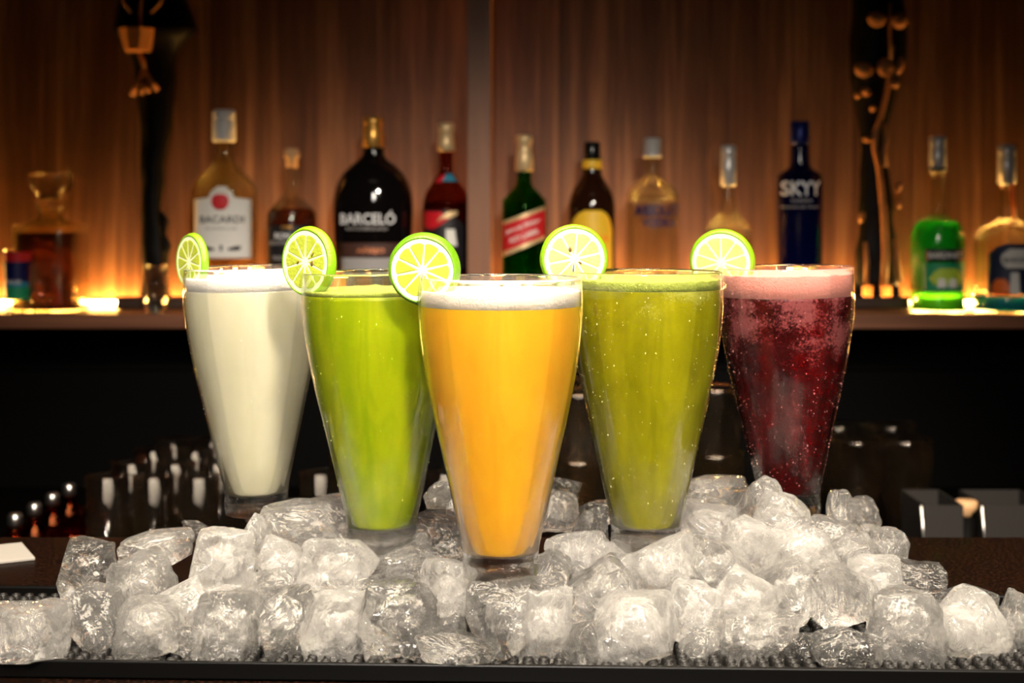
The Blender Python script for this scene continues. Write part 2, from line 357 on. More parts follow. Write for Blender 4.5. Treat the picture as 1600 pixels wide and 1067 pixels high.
def liquid_mat(name, col, col2, rough=0.25, sss=0.6, srad=(0.012, 0.009, 0.004), froth=None, fr_lo=0.0, spec=0.4, scale=70, trans=0.0):
    t = NT(name); b = t.n('ShaderNodeBsdfPrincipled'); t.set(b, Roughness=rough); b.inputs['Subsurface Weight'].default_value = sss
    b.inputs['Subsurface Radius'].default_value = srad; b.inputs['Subsurface Scale'].default_value = 1.0; b.inputs['Specular IOR Level'].default_value = spec
    tc = t.n('ShaderNodeTexCoord'); mp = t.n('ShaderNodeMapping'); mp.inputs['Scale'].default_value = (1, 1, 0.12); t.l(tc.outputs['Object'], mp.inputs[0])
    ns = t.n('ShaderNodeTexNoise'); t.set(ns, Scale=scale, Detail=3.0, Distortion=0.8); t.l(mp.outputs[0], ns.inputs['Vector'])
    mx = t.n('ShaderNodeMix', data_type='RGBA'); mr = t.n('ShaderNodeMapRange'); t.set(mr, From_Min=0.35, From_Max=0.65)
    t.l(ns.outputs['Fac'], mr.inputs['Value']); t.l(mr.outputs[0], mx.inputs[0]); mx.inputs[6].default_value = c4(col); mx.inputs[7].default_value = c4(col2)
    res = mx.outputs[2]
    if froth:
        n3 = t.n('ShaderNodeTexNoise'); t.set(n3, Scale=560.0, Detail=5.0, Roughness=0.9); t.l(tc.outputs['Object'], n3.inputs['Vector'])
        n4 = t.n('ShaderNodeTexNoise'); t.set(n4, Scale=42.0, Detail=2.0); t.l(tc.outputs['Object'], n4.inputs['Vector'])
        sp = t.n('ShaderNodeSeparateXYZ'); t.l(tc.outputs['Object'], sp.inputs[0])
        zr = t.n('ShaderNodeMapRange'); t.set(zr, From_Min=fr_lo, From_Max=fr_lo + 0.04, To_Min=-0.30, To_Max=0.12); t.l(sp.outputs[2], zr.inputs['Value'])
        a1 = t.n('ShaderNodeMath'); a1.operation = 'ADD'; t.l(n3.outputs['Fac'], a1.inputs[0]); t.l(zr.outputs[0], a1.inputs[1])
        a2 = t.n('ShaderNodeMath'); a2.operation = 'MULTIPLY_ADD'; t.l(n4.outputs['Fac'], a2.inputs[0]); a2.inputs[1].default_value = 1.1; t.l(a1.outputs[0], a2.inputs[2])
        m4 = t.n('ShaderNodeMapRange'); t.set(m4, From_Min=1.13, From_Max=1.30, To_Max=0.8); t.l(a2.outputs[0], m4.inputs['Value'])
        tm = t.n('ShaderNodeMath'); tm.operation = 'MULTIPLY_ADD'; t.l(m4.outputs[0], tm.inputs[0]); tm.inputs[1].default_value = -trans * 1.3; tm.inputs[2].default_value = trans; tm.use_clamp = True
        mx2 = t.n('ShaderNodeMix', data_type='RGBA'); t.l(m4.outputs[0], mx2.inputs[0]); t.l(res, mx2.inputs[6]); mx2.inputs[7].default_value = c4(froth); res = mx2.outputs[2]
    b.inputs['Transmission Weight'].default_value = trans
    if froth and trans > 0: t.l(tm.outputs[0], b.inputs['Transmission Weight'])
    b.inputs['IOR'].default_value = 1.34
    t.l(res, b.inputs['Base Color']); t.l(b.outputs[0], t.out.inputs[0]); return t.m
def foam_mat(name, col):
    return pbr(name, col, 0.75, var=0.12, vscale=500, bump=0.8, bscale=700, sss=0.3, srad=(0.004, 0.003, 0.002))
def drink(label, px, rim_y, base_z, d, liq, foam, zl, zf, name, bubcol, nb_, tilt=(0, 0), seed=1, glassw=1.0):
    o = thing('drink_glass', label, 'drink', (X(px, d), d, base_z), 'tall tapered cocktail glasses', rz=R.uniform(0, 0.3))
    o.rotation_euler = (tilt[0], tilt[1], R.uniform(0, 0.6))
    glass_mesh(o)
    e = -0.00015
    pr = [(0, 0.0128)] + [(r + e, z) for z, r in INN if z < zl] + [(interp(INN, zl) + e, zl), (0, zl)]
    mesh_obj('drink', lathe(pr, 64), liq, o)
    if foam:
        rr = random.Random(seed)
        zs = [zl + 0.0001, (zl + zf) / 2, zf - 0.0006]
        pr = [(0, zl + 0.0001)] + [(interp(INN, z) + e, z) for z in zs] + [(interp(INN, zf) - 0.001, zf), (interp(INN, zf) - 0.006, zf - 0.0009), (0.02, zf - 0.0005), (0, zf - 0.0009)]
        bm = lathe(pr, 64)
        for v in bm.verts:
            if v.co.z > zf - 0.002: v.co.z += noise.noise(Vector((v.co.x * 260, v.co.y * 260, seed))) * 0.0011
        mesh_obj('foam', bm, foam, o)
    # bubbles caught on the inner wall and drops on the outer wall
    bm = bmesh.new(); rr = random.Random(seed + 50)
    for k in range(nb_):
        inner = rr.random() < 0.6
        z = (0.02 + (zl - 0.02) * rr.random() ** 0.75) if inner else rr.uniform(0.02, 0.165)
        a = rr.uniform(0, 2 * PI); r = interp(OUT, z); r = facet(r, z, a) + 0.00002
        s = rr.choice((0.00012, 0.00015, 0.00019, 0.00028)) * rr.uniform(0.7, 1.1)
        bmesh.ops.create_icosphere(bm, subdivisions=1, radius=s, matrix=Matrix.Translation((r * math.cos(a), r * math.sin(a), z)) @ Matrix.Diagonal((1, 1, rr.choice((1, 1, 1, 2.4)), 1)))
    b = mesh_obj('water_drops', bm, bubcol, o); b['kind'] = 'stuff'
    return o
GZ = 0.035   # the glasses stand on a bed of crushed ice above the mat
DR = glassy('water_drop', (1, 1, 1), 0.35, ior=1.33)
DRW = pbr('bubble_pale', (0.62, 0.60, 0.22), 0.15)
DRG = pbr('bubble_lime', (0.48, 0.56, 0.10), 0.15)
DRR = pbr('bubble_pink', (0.55, 0.25, 0.24), 0.15)
DRM = pbr('bubble_cream', (0.75, 0.73, 0.6), 0.15)
L_amber = liquid_mat('passion_fruit_juice', (0.64, 0.315, 0.012), (0.70, 0.365, 0.016), spec=0.3)
L_white = liquid_mat('milky_lemon_drink', (0.55, 0.53, 0.37), (0.59, 0.57, 0.41), srad=(0.012, 0.012, 0.008), spec=0.3)
L_lime = liquid_mat('lime_green_drink', (0.22, 0.29, 0.002), (0.30, 0.35, 0.003), srad=(0.008, 0.012, 0.002), spec=0.3)
L_olive = liquid_mat('olive_green_drink', (0.19, 0.18, 0.002), (0.25, 0.24, 0.003), srad=(0.01, 0.01, 0.002), spec=0.3, froth=(0.33, 0.34, 0.06), fr_lo=0.125)
L_red = liquid_mat('dark_red_drink', (0.06, 0.0002, 0.001), (0.12, 0.0003, 0.002), sss=0.0, froth=(0.20, 0.06, 0.06), fr_lo=0.08, spec=0.2, trans=0.7)
F_w = foam_mat('white_foam', (0.62, 0.60, 0.54)); F_y = foam_mat('ivory_foam', (0.62, 0.57, 0.47)); F_p = foam_mat('pink_foam', (0.50, 0.20, 0.16)); F_g = foam_mat('lime_froth', (0.21, 0.25, 0.03))
G = {}
def zrel(py, d, dz=0.0): return Z(py, d) - GZ
dA, dL, dO, dW, dRd = 0.81, 0.875, 0.875, 0.985, 0.985
def fit(rim_px, d):   # base height so that the rim lands on its picture row
    return Z(rim_px, d) - 0.1695
G['amber'] = drink('tall glass of orange-yellow juice with white foam, front and centre', 782, 434, fit(433, dA), dA, L_amber, F_y, 0.1535, 0.1620, 'amber', DR, 230, seed=2)
G['lime'] = drink('tall glass of bright lime-green drink, left of the orange-yellow one', 597, 424, fit(424, dL), dL, L_lime, F_g, 0.1560, 0.1585, 'lime', DRG, 420, tilt=(0, -0.015), seed=3)
G['olive'] = drink('tall glass of olive-green drink with thin pale froth, right of the orange-yellow one', 1010, 424, fit(424, dO), dO, L_olive, F_g, 0.1590, 0.1650, 'olive', DRW, 700, seed=4)
G['white'] = drink('tall glass of milky white drink at the far left of the five', 401, 417, fit(417, dW), dW, L_white, F_w, 0.1545, 0.1630, 'white', DRM, 200, tilt=(0, -0.02), seed=5)
G['red'] = drink('tall glass of dark red drink with pink foam at the far right', 1233, 417, fit(417, dRd), dRd, L_red, F_p, 0.1500, 0.1650, 'red', DRR, 800, tilt=(0, -0.018), seed=6)

# ------------------------------------------------------------------ lime slices
M['rind'] = pbr('lime_rind', (0.13, 0.29, 0.003), 0.35, var=0.35, vscale=160, bump=0.5, bscale=900)
M['rinddark'] = pbr('dark_lime_rind', (0.08, 0.20, 0.003), 0.35, var=0.4, vscale=120, bump=0.5, bscale=900)
M['pith'] = pbr('lime_pith', (0.55, 0.58, 0.36), 0.6, sss=0.3, srad=(0.003, 0.003, 0.001))
def pulp(name, col, col2):
    t = NT(name); b = t.n('ShaderNodeBsdfPrincipled'); t.set(b, Roughness=0.18); b.inputs['Subsurface Weight'].default_value = 0.4
    b.inputs['Subsurface Radius'].default_value = (0.004, 0.004, 0.001); b.inputs['Subsurface Scale'].default_value = 1.0
    tc = t.n('ShaderNodeTexCoord'); ns = t.n('ShaderNodeTexVoronoi'); t.set(ns, Scale=520.0); t.l(tc.outputs['Object'], ns.inputs['Vector'])
    n2 = t.n('ShaderNodeTexNoise'); t.set(n2, Scale=240.0, Detail=3.0); t.l(tc.outputs['Object'], n2.inputs['Vector'])
    mx = t.n('ShaderNodeMix', data_type='RGBA'); t.l(n2.outputs['Fac'], mx.inputs[0]); mx.inputs[6].default_value = c4(col); mx.inputs[7].default_value = c4(col2); t.l(mx.outputs[2], b.inputs['Base Color'])
    bp = t.n('ShaderNodeBump'); t.set(bp, Strength=0.35, Distance=0.0006); t.l(ns.outputs['Distance'], bp.inputs['Height']); t.l(bp.outputs[0], b.inputs['Normal'])
    t.l(b.outputs[0], t.out.inputs[0]); return t.m
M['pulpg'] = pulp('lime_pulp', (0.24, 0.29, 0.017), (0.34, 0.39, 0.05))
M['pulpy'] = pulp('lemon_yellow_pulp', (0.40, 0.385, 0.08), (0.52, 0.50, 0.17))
M['seed'] = pbr('brown_seed', (0.10, 0.055, 0.012), 0.35)
def slice_(label, px, py, d, rpx, yaw, pitch, roll, pulpm, thick=0.0055, seeds=(), nseg=10, rindm='rind', rimw=0.13, pithw=0.12, flare=0.04, hub=(0.0, 0.0), hang=0.0):
    r = rpx * d / F
    o = thing('lime_slice', label, 'fruit slice', P(px, py, d), 'lime slices on the glass rims')
    o.rotation_euler = (pitch, roll, yaw)
    notch = 0.07
    h = thick / 2
    # rind: outer ring, front edge flush with the face, notch at the bottom for the glass rim
    def ring(name, r0, r1, yf, yb, mat, bulge=0.0, n=72):
        bm = bmesh.new(); sec = []
        for i in range(n + 1):
            a = -PI / 2 + notch + (2 * PI - 2 * notch) * i / n
            wob = 1 + 0.010 * noise.noise(Vector((math.cos(a) * 2, math.sin(a) * 2, px)))
            c, s = math.cos(a), math.sin(a)
            pts = [(r0, yf), (r1 * 0.975, yf), (r1 * (1 + bulge * .5), yf * 0.55), (r1 * (1 + bulge + flare * .6), 0), (r1 * (1 + bulge * .5 + flare), yb * 0.55), (r1 * (0.985 + flare), yb), (r0, yb)]
            sec.append([bm.verts.new((q * wob * c, y, q * wob * s)) for q, y in pts])
        for A, B in zip(sec, sec[1:]):
            for k in range(7): bm.faces.new((A[k], A[(k + 1) % 7], B[(k + 1) % 7], B[k]))
        bm.faces.new(sec[0]); bm.faces.new(sec[-1][::-1])
        bmesh.ops.recalc_face_normals(bm, faces=bm.faces)
        return mesh_obj(name, bm, mat, o)
    ring('rind', r * 0.925, r, -h, h, M[rindm], bulge=0.02)
    # pith disc, a hair behind the pulp faces
    bm = bmesh.new(); n = 64; loops = []
    for y in (-h * 0.93, h * 0.93):
        c0 = bm.verts.new((0, y, 0)); L = []
        for i in range(n + 1):
            a = -PI / 2 + notch + (2 * PI - 2 * notch) * i / n
            L.append(bm.verts.new((r * 0.93 * math.cos(a), y, r * 0.93 * math.sin(a))))
        loops.append((c0, L))
        for i in range(n): bm.faces.new((c0, L[i], L[i + 1]))
    (c0, L0), (c1, L1) = loops
    for i in range(n): bm.faces.new((L0[i], L0[i + 1], L1[i + 1], L1[i]))
    bm.faces.new((c0, L0[0], L1[0], c1)); bm.faces.new((c0, L0[-1], L1[-1], c1))
    bmesh.ops.recalc_face_normals(bm, faces=bm.faces)
    mesh_obj('pith', bm, M['pith'], o, False)
    # pulp segments
    rs = r * 0.80; hx, hz = hub[0] * r, hub[1] * r
    for k in range(nseg):
        a0 = -PI / 2 + notch * 0.6 + (2 * PI - notch * 1.2) * k / nseg; a1 = -PI / 2 + notch * 0.6 + (2 * PI - notch * 1.2) * (k + 1) / nseg
        g = 0.024 * (1 + 0.5 * R.random()); m = 8; outl = []
        am = (a0 + a1) / 2
        outl.append((hx + 0.12 * r * math.cos(am), hz + 0.12 * r * math.sin(am)))
        for i in range(m + 1):
            t_ = i / m; a = a0 + g + (a1 - a0 - 2 * g) * t_
            rr = rs * (1 - 0.05 * (2 * t_ - 1) ** 4)
            ex = rr * math.cos(a); ez = rr * math.sin(a); outl.append((ex, ez))
        bm = bmesh.new()
        def lay(y, s):
            cx = sum(p[0] for p in outl) / len(outl); cz = sum(p[1] for p in outl) / len(outl)
            return [bm.verts.new((cx + (x - cx) * s, y, cz + (z - cz) * s)) for x, z in outl]
        Ls = [lay(-h * 1.03, 0.90), lay(-h * 0.96, 1.0), lay(h * 0.96, 1.0), lay(h * 1.03, 0.90)]
        for A, B in zip(Ls, Ls[1:]):
            q = len(A)
            for i in range(q): bm.faces.new((A[i], A[(i + 1) % q], B[(i + 1) % q], B[i]))
        bm.faces.new(Ls[0]); bm.faces.new(Ls[-1][::-1])
        bmesh.ops.recalc_face_normals(bm, faces=bm.faces)
        mesh_obj('segment', bm, pulpm, o, False)
    for (sx, sz, s1, s2, ang) in seeds:
        bm = bmesh.new(); bmesh.ops.create_icosphere(bm, subdivisions=2, radius=1.0)
        for v in bm.verts:
            x, y, z = v.co; taper = 1 - 0.35 * z; v.co = (x * s1 * r * taper, y * 0.0007, z * s2 * r)
        bmesh.ops.rotate(bm, verts=bm.verts, matrix=Matrix.Rotation(ang, 3, 'Y'))
        q = mesh_obj('seed', bm, M['seed'], o); q.location = (sx * r, -h * 1.0, sz * r)
    return o
slice_('narrow lime slice seen at an angle on the milky white drink', 300, 409, dW, 43, -0.86, 0.0, -0.12, M['pulpg'], 0.0050)
slice_('half-turned lime slice with three dark seeds on the lime-green drink', 482, 409, dL, 53, -0.66, 0.0, 0.05, M['pulpg'], 0.0062,
       seeds=((0.30, -0.02, 0.055, 0.09, 0.3), (-0.28, -0.03, 0.03, 0.07, 0.6), (0.32, 0.24, 0.02, 0.10, 0.6)))
slice_('biggest lime slice, facing front, on the orange-yellow drink', 662, 421, dA - 0.002, 53, -0.12, 0.06, 0.10, M['pulpg'], 0.0085, rindm='rinddark', flare=0.08)
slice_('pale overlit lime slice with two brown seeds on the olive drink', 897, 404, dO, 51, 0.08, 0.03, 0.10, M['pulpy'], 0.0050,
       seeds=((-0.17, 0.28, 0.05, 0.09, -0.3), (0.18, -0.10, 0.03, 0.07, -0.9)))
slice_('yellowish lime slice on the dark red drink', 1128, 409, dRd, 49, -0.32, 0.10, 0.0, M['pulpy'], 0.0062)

# ------------------------------------------------------------------ bottles
def prof_px(tab, d):      # [(py, half px)] top -> bottom  =>  [(r, z)] bottom -> top, relative to the shelf top
    return [(h * d / F, Z(py, d) - SHELF_Z - 0.0002) for py, h in reversed(tab)]
def shell(tab, d, mat, parent, name='bottle_body', ys=1.0, wall=0.0, seg=40, n=3, sq=0.0):
    t2 = smooth_tab(tab, n); p = prof_px(t2, d)
    p = [(r, max(z, 0.0)) for r, z in p]
    rf = None
    if sq: rf = lambda r, z, a: r * min(1.16, 1.0 / (abs(math.cos(a)) ** sq + abs(math.sin(a)) ** sq) ** (1 / sq))
    if wall > 0:
        inner = [(max(r - wall, 0.0005), max(z, 0.004) ) for r, z in p]
        prof = [(0, p[0][1])] + p + inner[::-1] + [(0, 0.004)]
    else: prof = [(0, p[0][1])] + p + [(0, p[-1][1])]
    return mesh_obj(name, lathe(prof, seg, ys, rfun=rf), mat, parent)
def body_at(tab, py): return interp(tab, py)
def wrap_patch(name, outline_px, cx, tab, d, mat, parent, ys=1.0, lift=0.0006, th=0.0003, step=3.0):
    """flat printed label given as a row function: list of (py, x_left, x_right) laid round the bottle front"""
    bm = bmesh.new(); rows = []; n = 14
    rows_px = []
    for (a, b) in zip(outline_px, outline_px[1:]):
        k = max(1, int((b[0] - a[0]) / step))
        for i in range(k): rows_px.append(tuple(u + (v - u) * i / k for u, v in zip(a, b)))
    rows_px.append(outline_px[-1])
    for (py, xl, xr) in rows_px:
        r = body_at(tab, py) * d / F + lift; z = Z(py, d) - SHELF_Z; row = []
        for i in range(n + 1):
            x = (xl + (xr - xl) * i / n - cx) * d / F
            s = max(-0.985, min(0.985, x / r)); a = math.asin(s)
            row.append(bm.verts.new((r * math.sin(a), -r * math.cos(a) * ys, z)))
        rows.append(row)
    for A, B in zip(rows, rows[1:]):
        for i in range(n): bm.faces.new((A[i], B[i], B[i + 1], A[i + 1]))
    o = mesh_obj(name, bm, mat, parent)
    md = o.modifiers.new('thick', 'SOLIDIFY'); md.thickness = th; md.offset = 0
    return o
def wrap_text(s, px, py, hpx, wpx, cx, tab, d, mat, parent, ys=1.0, lift=0.0011, slant=0.0, shear=0.0, name='lettering', arc=0.0):
    cu = bpy.data.curves.new('txt', 'FONT'); cu.body = s; cu.size = 1; cu.align_x = 'CENTER'; cu.offset = 0.035 if mat is M['blueink'] else 0.018; cu.shear = shear; cu.resolution_u = 3
    to = bpy.data.objects.new('txt', cu); COL.objects.link(to)
    bpy.context.view_layer.update()
    me = bpy.data.meshes.new_from_object(to.evaluated_get(bpy.context.evaluated_depsgraph_get()))
    bpy.data.objects.remove(to); bpy.data.curves.remove(cu)
    xs = [v.co.x for v in me.vertices]; ysv = [v.co.y for v in me.vertices]
    x0, x1, y0, y1 = min(xs), max(xs), min(ysv), max(ysv)
    bm = bmesh.new(); bm.from_mesh(me); bpy.data.meshes.remove(me)
    bmesh.ops.triangulate(bm, faces=bm.faces)
    for v in bm.verts:
        u = (v.co.x - (x0 + x1) / 2) / (x1 - x0) * wpx; w_ = (v.co.y - (y0 + y1) / 2) / (y1 - y0) * hpx + u * slant - arc * (u / wpx) ** 2
        ppx = px + u; ppy = py - w_
        r = body_at(tab, ppy) * d / F + lift; x = (ppx - cx) * d / F; s_ = max(-0.985, min(0.985, x / r)); a = math.asin(s_)
        v.co = (r * math.sin(a), -r * math.cos(a) * ys, Z(ppy, d) - SHELF_Z)
    bmesh.ops.recalc_face_normals(bm, faces=bm.faces)
    return mesh_obj(name, bm, mat, parent, False)
def bottle(name, label, px, d, group='spirit bottles on the shelf'):
    return thing(name, label, 'bottle', (X(px, d), d, SHELF_Z + 0.0003), group)
BY = 2.155   # bottle axis distance
NEAR = 2.13

# 1 white rum, flat flask
d = BY; cx = 350
T = [(221, 13), (236, 13), (250, 16), (265, 27), (280, 42), (295, 50), (310, 52), (400, 52), (470, 51), (486, 50), (489, 46)]
o = bottle('rum_bottle', 'clear flat rum bottle with white cap and cream label marked with a red disc', cx, d)
shell(T, d, M['rumglass'], o, ys=0.62, wall=0.0022)
shell([(172, 15), (174, 17.5), (187, 18), (189, 17), (191, 18), (219, 18.5), (222, 17)], d, M['whitecap'], o, 'cap', n=1)
wrap_patch('label', [(292, 346, 358), (300, 336, 368), (309, 332, 372), (312, 308, 396), (403, 308, 396)], cx, T, d, M['cream'], o, ys=0.62)
wrap_patch('emblem', [(304, 344, 356), (307, 339, 362), (312, 337, 364), (317, 337, 364), (323, 339, 362), (328, 345, 356)], cx + 0, T, d, M['red'], o, ys=0.62, lift=0.0011)
wrap_text('BACARDI', 352, 343, 11, 68, cx, T, d, M['ink'], o, ys=0.62)
wrap_text('SUPERIOR', 352, 357, 4, 50, cx, T, d, M['greylabel'], o, ys=0.62)
wrap_patch('ornament', [(384, 322, 330), (388, 323, 343), (391, 326, 340)], cx, T, d, M['ink'], o, ys=0.62, lift=0.0011)
wrap_patch('ornament', [(384, 374, 382), (388, 361, 381), (391, 364, 378)], cx, T, d, M['ink'], o, ys=0.62, lift=0.0011)
wrap_text('I', 352, 387, 9, 4, cx, T, d, M['navy'], o, ys=0.62)
# 2 amber rum with wooden stopper
cx = 456; d = BY
T = [(262, 9), (290, 9.5), (303, 13), (316, 24), (330, 36), (345, 39), (470, 39), (486, 38), (489, 35)]
o = bottle('amber_bottle', 'small amber spirit bottle with wooden stopper and black label', cx, d)
shell(T, d, M['bottleglass'], o, wall=0.0018)
shell([(326, 34), (330, 35.5), (345, 37.4), (470, 37.4), (484, 36)], d, M['amberliq'], o, 'spirit', n=1)
shell([(232, 9), (234, 12), (246, 12.5), (248, 9.5), (262, 9)], d, M['cork'], o, 'stopper', n=1)
wrap_patch('label', [(352, 421, 491), (420, 421, 491)], cx, T, d, M['ink'], o)
wrap_text('RON', 447, 368, 9, 24, cx, T, d, M['white'], o)
wrap_text('ANTIGUO', 450, 379, 7, 52, cx, T, d, M['greylabel'], o)
wrap_text('RESERVA', 452, 402, 6, 40, cx, T, d, M['greylabel'], o)
wrap_patch('gold_mark', [(353, 446, 462), (357, 444, 464)], cx, T, d, M['goldcap'], o, lift=0.0011)
# 3 black round-shouldered rum
cx = 583; d = BY
T = [(229, 16), (242, 17), (250, 23), (258, 34), (270, 46), (285, 55), (302, 60), (330, 62), (400, 60), (470, 56), (486, 54), (489, 50)]
o = bottle('black_bottle', 'big round-shouldered black bottle with gold cap and white lettering', cx, d)
shell(T, d, M['darkglass'], o, ys=0.72, n=5)
shell([(183, 13), (185, 15.5), (196, 15.5), (197, 14.5), (199, 16), (229, 16.5), (231, 15)], d, M['goldcap'], o, 'cap', n=1)
wrap_text('BARCELÓ', 578, 340, 21, 86, cx, T, d, M['white'], o, ys=0.72)
wrap_text('RON DOMINICANO', 577, 357, 5, 64, cx, T, d, M['greylabel'], o, ys=0.72)
wrap_patch('lower_label', [(379, 535, 632), (401, 535, 632)], cx, T, d, pbr('dark_brown_paper', (0.06, 0.022, 0.014), 0.6), o, ys=0.72)
wrap_text('AÑEJO', 583, 391, 11, 44, cx, T, d, M['copper'], o, ys=0.72)
wrap_patch('grey_label', [(402, 535, 632), (440, 535, 632)], cx, T, d, M['greylabel'], o, ys=0.72)
# 4 dark red rum by the divider
cx = 697; d = BY
T = [(235, 11), (262, 11), (274, 14), (286, 22), (300, 31), (315, 35.5), (330, 36), (470, 36), (486, 35), (489, 32)]
o = bottle('red_brown_bottle', 'dark red-brown rum bottle with gold foil neck, just left of the wooden divider', cx, d)
shell(T, d, M['redglass'], o, wall=0.0018)
shell([(316, 33.5), (330, 34.4), (470, 34.4), (484, 33)], d, M['redliq'], o, 'spirit', n=1)
shell([(192, 9), (194, 13), (206, 13), (208, 11.5), (222, 13), (235, 14), (237, 11)], d, M['palegold'], o, 'foil_cap', n=1)
wrap_patch('label', [(329, 664, 700), (345, 664, 720), (354, 664, 728), (420, 664, 728)], cx, T, d, M['ink'], o)
wrap_patch('red_band', [(331, 664, 690), (342, 664, 704), (352, 664, 690), (358, 668, 678)], cx, T, d, M['red'], o, lift=0.0011)
wrap_patch('cream_band', [(330, 706, 716), (336, 694, 716), (341, 688, 706), (346, 684, 692)], cx, T, d, M['palegold'], o, lift=0.0012)
wrap_patch('cream_mark', [(358, 698, 712), (372, 698, 714), (384, 702, 716)], cx, T, d, M['cream'], o, lift=0.0011)
wrap_patch('neck_label', [(272, 698, 708), (278, 692, 710), (284, 687, 716)], cx, T, d, M['teal'], o, lift=0.0008)
wrap_patch('neck_mark', [(274, 690, 698), (280, 684, 694), (286, 680, 690)], cx, T, d, M['red'], o, lift=0.0010)
# 5 green whisky with slanted red label
cx = 819; d = BY
T = [(268, 11), (284, 11.5), (293, 15), (302, 24), (312, 31), (325, 34), (470, 34), (486, 33), (489, 30)]
o = bottle('green_bottle', 'green square whisky bottle with cream stopper and slanted red label', cx, d)
shell(T, d, M['greenglass'], o, wall=0.002, sq=0)
shell([(330, 30), (470, 30), (484, 29)], d, pbr('whisky_in_green_glass', (0.05, 0.09, 0.012), 0.12, trans=0.4), o, 'spirit', n=1)
shell([(211, 10), (213, 13), (222, 13.5), (224, 12), (236, 11.5), (238, 12.5), (246, 14), (266, 14.5), (268, 12)], d, M['palegold'], o, 'stopper', n=1)
def slant_patch(name, yl0, yr0, yl1, yr1, xl, xr, mat, lift):
    bm = bmesh.new(); n = 14; rows = []
    for j in range(5):
        row = []
        for i in range(n + 1):
            t_ = i / n; x = xl + (xr - xl) * t_; ya = yl0 + (yr0 - yl0) * t_; yb = yl1 + (yr1 - yl1) * t_; py = ya + (yb - ya) * j / 4
            r = body_at(T, py) * d / F + lift; s = max(-.985, min(.985, (x - cx) * d / F / r)); a = math.asin(s)
            row.append(bm.verts.new((r * math.sin(a), -r * math.cos(a), Z(py, d) - SHELF_Z)))
        rows.append(row)
    for A, B in zip(rows, rows[1:]):
        for i in range(n): bm.faces.new((A[i], B[i], B[i + 1], A[i + 1]))
    return mesh_obj(name, bm, mat, o)
slant_patch('label_border', 346, 322, 401, 374, 786, 851, M['palegold'], 0.0006)
slant_patch('label', 352, 328, 393, 368, 786, 851, M['red'], 0.0011)
wrap_text('Johnnie Walker', 817, 354, 9, 54, cx, T, d, M['cream'], o, lift=0.0016, slant=0.36)
wrap_text('RED LABEL', 819, 368, 8, 46, cx, T, d, M['cream'], o, lift=0.0016, slant=0.36)
# 6 brown liqueur bottle, yellow label
cx = 925; d = BY
T = [(262, 14), (272, 15), (284, 21), (298, 30), (315, 35), (340, 36), (470, 36), (486, 35), (489, 32)]
o = bottle('brown_bottle', 'dark brown liqueur bottle with black cap, yellow neck band and yellow arched label', cx, d)
shell(T, d, M['brownglass'], o)
shell([(222, 11), (224, 12.5), (249, 13), (251, 12)], d, M['blackcap'], o, 'cap', n=1)
shell([(250, 14), (252, 15), (261, 15.5), (264, 14.5)], d, M['yellow'], o, 'neck_band', n=1)
wrap_patch('label', [(329, 912, 938), (334, 902, 946), (342, 895, 951), (352, 891, 954), (362, 890, 955), (450, 890, 955)], cx, T, d, M['yellow'], o)
wrap_text('KAHLUA', 924, 372, 10, 52, cx, T, d, M['orange'], o)
# 7 clear vodka with blue print
cx = 1019; d = BY
T = [(243, 10), (268, 10), (277, 14), (285, 24), (295, 35), (306, 40), (320, 41), (470, 41), (486, 40), (489, 37)]
o = bottle('vodka_bottle', 'clear vodka bottle with silver cap and dark blue lettering', cx, d)
shell(T, d, M['bottleglass'], o, wall=0.0022)
shell([(216, 11), (218, 13.5), (242, 13.5), (245, 16), (247, 12)], d, M['silver'], o, 'cap', n=1)
wrap_text('ABSOLUT', 1024, 329, 17, 70, cx, T, d, M['blueink'], o)
wrap_text('VODKA', 1026, 348, 14, 54, cx, T, d, M['blueink'], o)
# 8 clear bottle with steel sleeve
cx = 1138; d = BY
T = [(288, 9), (310, 10), (328, 14), (340, 22), (352, 33), (364, 38), (470, 38), (486, 37), (489, 34)]
o = bottle('clear_bottle', 'clear long-necked bottle with silver sleeve, behind the slice on the red drink', cx, d)
shell(T, d, M['bottleglass'], o, wall=0.002)
shell([(227, 10), (229, 12), (245, 12), (247, 11), (249, 12), (289, 12.5), (291, 10)], d, M['silver'], o, 'sleeve', n=1)
# 9 cobalt vodka
cx = 1250; d = BY
T = [(224, 14), (256, 15), (263, 19), (270, 29), (278, 34), (290, 35), (470, 34.5), (486, 34), (489, 31)]
o = bottle('blue_bottle', 'cobalt blue vodka bottle with square shoulders and silver-white lettering', cx, d)
shell(T, d, M['blueglass'], o)
shell([(190, 13), (192, 14.5), (223, 15), (226, 14)], d, M['bluecap'], o, 'cap', n=1)
wrap_text('SKYY', 1247, 295, 23, 60, cx, T, d, M['white'], o)
wrap_text('VODKA', 1246, 314, 5, 34, cx, T, d, M['greylabel'], o)
wrap_text('PREMIUM SPIRIT', 1246, 324, 3, 58, cx, T, d, M['greylabel'], o)
# 10 green liqueur
cx = 1465; d = NEAR
T = [(266, 10), (322, 10.5), (336, 15), (345, 32), (356, 38), (372, 42), (450, 42), (478, 42), (486, 41), (489, 38)]
o = bottle('green_liqueur_bottle', 'bright green liqueur bottle with silver cap, black and green label', cx, d)
shell(T, d, M['bottleglass'], o, wall=0.0016)
shell([(346, 30), (357, 36.5), (372, 40.3), (452, 40.3)], d, M['greenliq'], o, 'liqueur', n=1)
shell([(453, 40.3), (484, 40)], d, M['greenlow'], o, 'liqueur_foot', n=1)
shell([(213, 10), (215, 13), (230, 13), (232, 12), (234, 13), (262, 13.5), (264, 12)], d, M['silver'], o, 'cap', n=1)
shell([(263, 14), (264, 16), (268, 16), (269, 13)], d, M['blackcap'], o, 'cap_ring', n=1)
wrap_patch('label', [(388, 1436, 1500), (408, 1436, 1500)], cx, T, d, M['ink'], o)
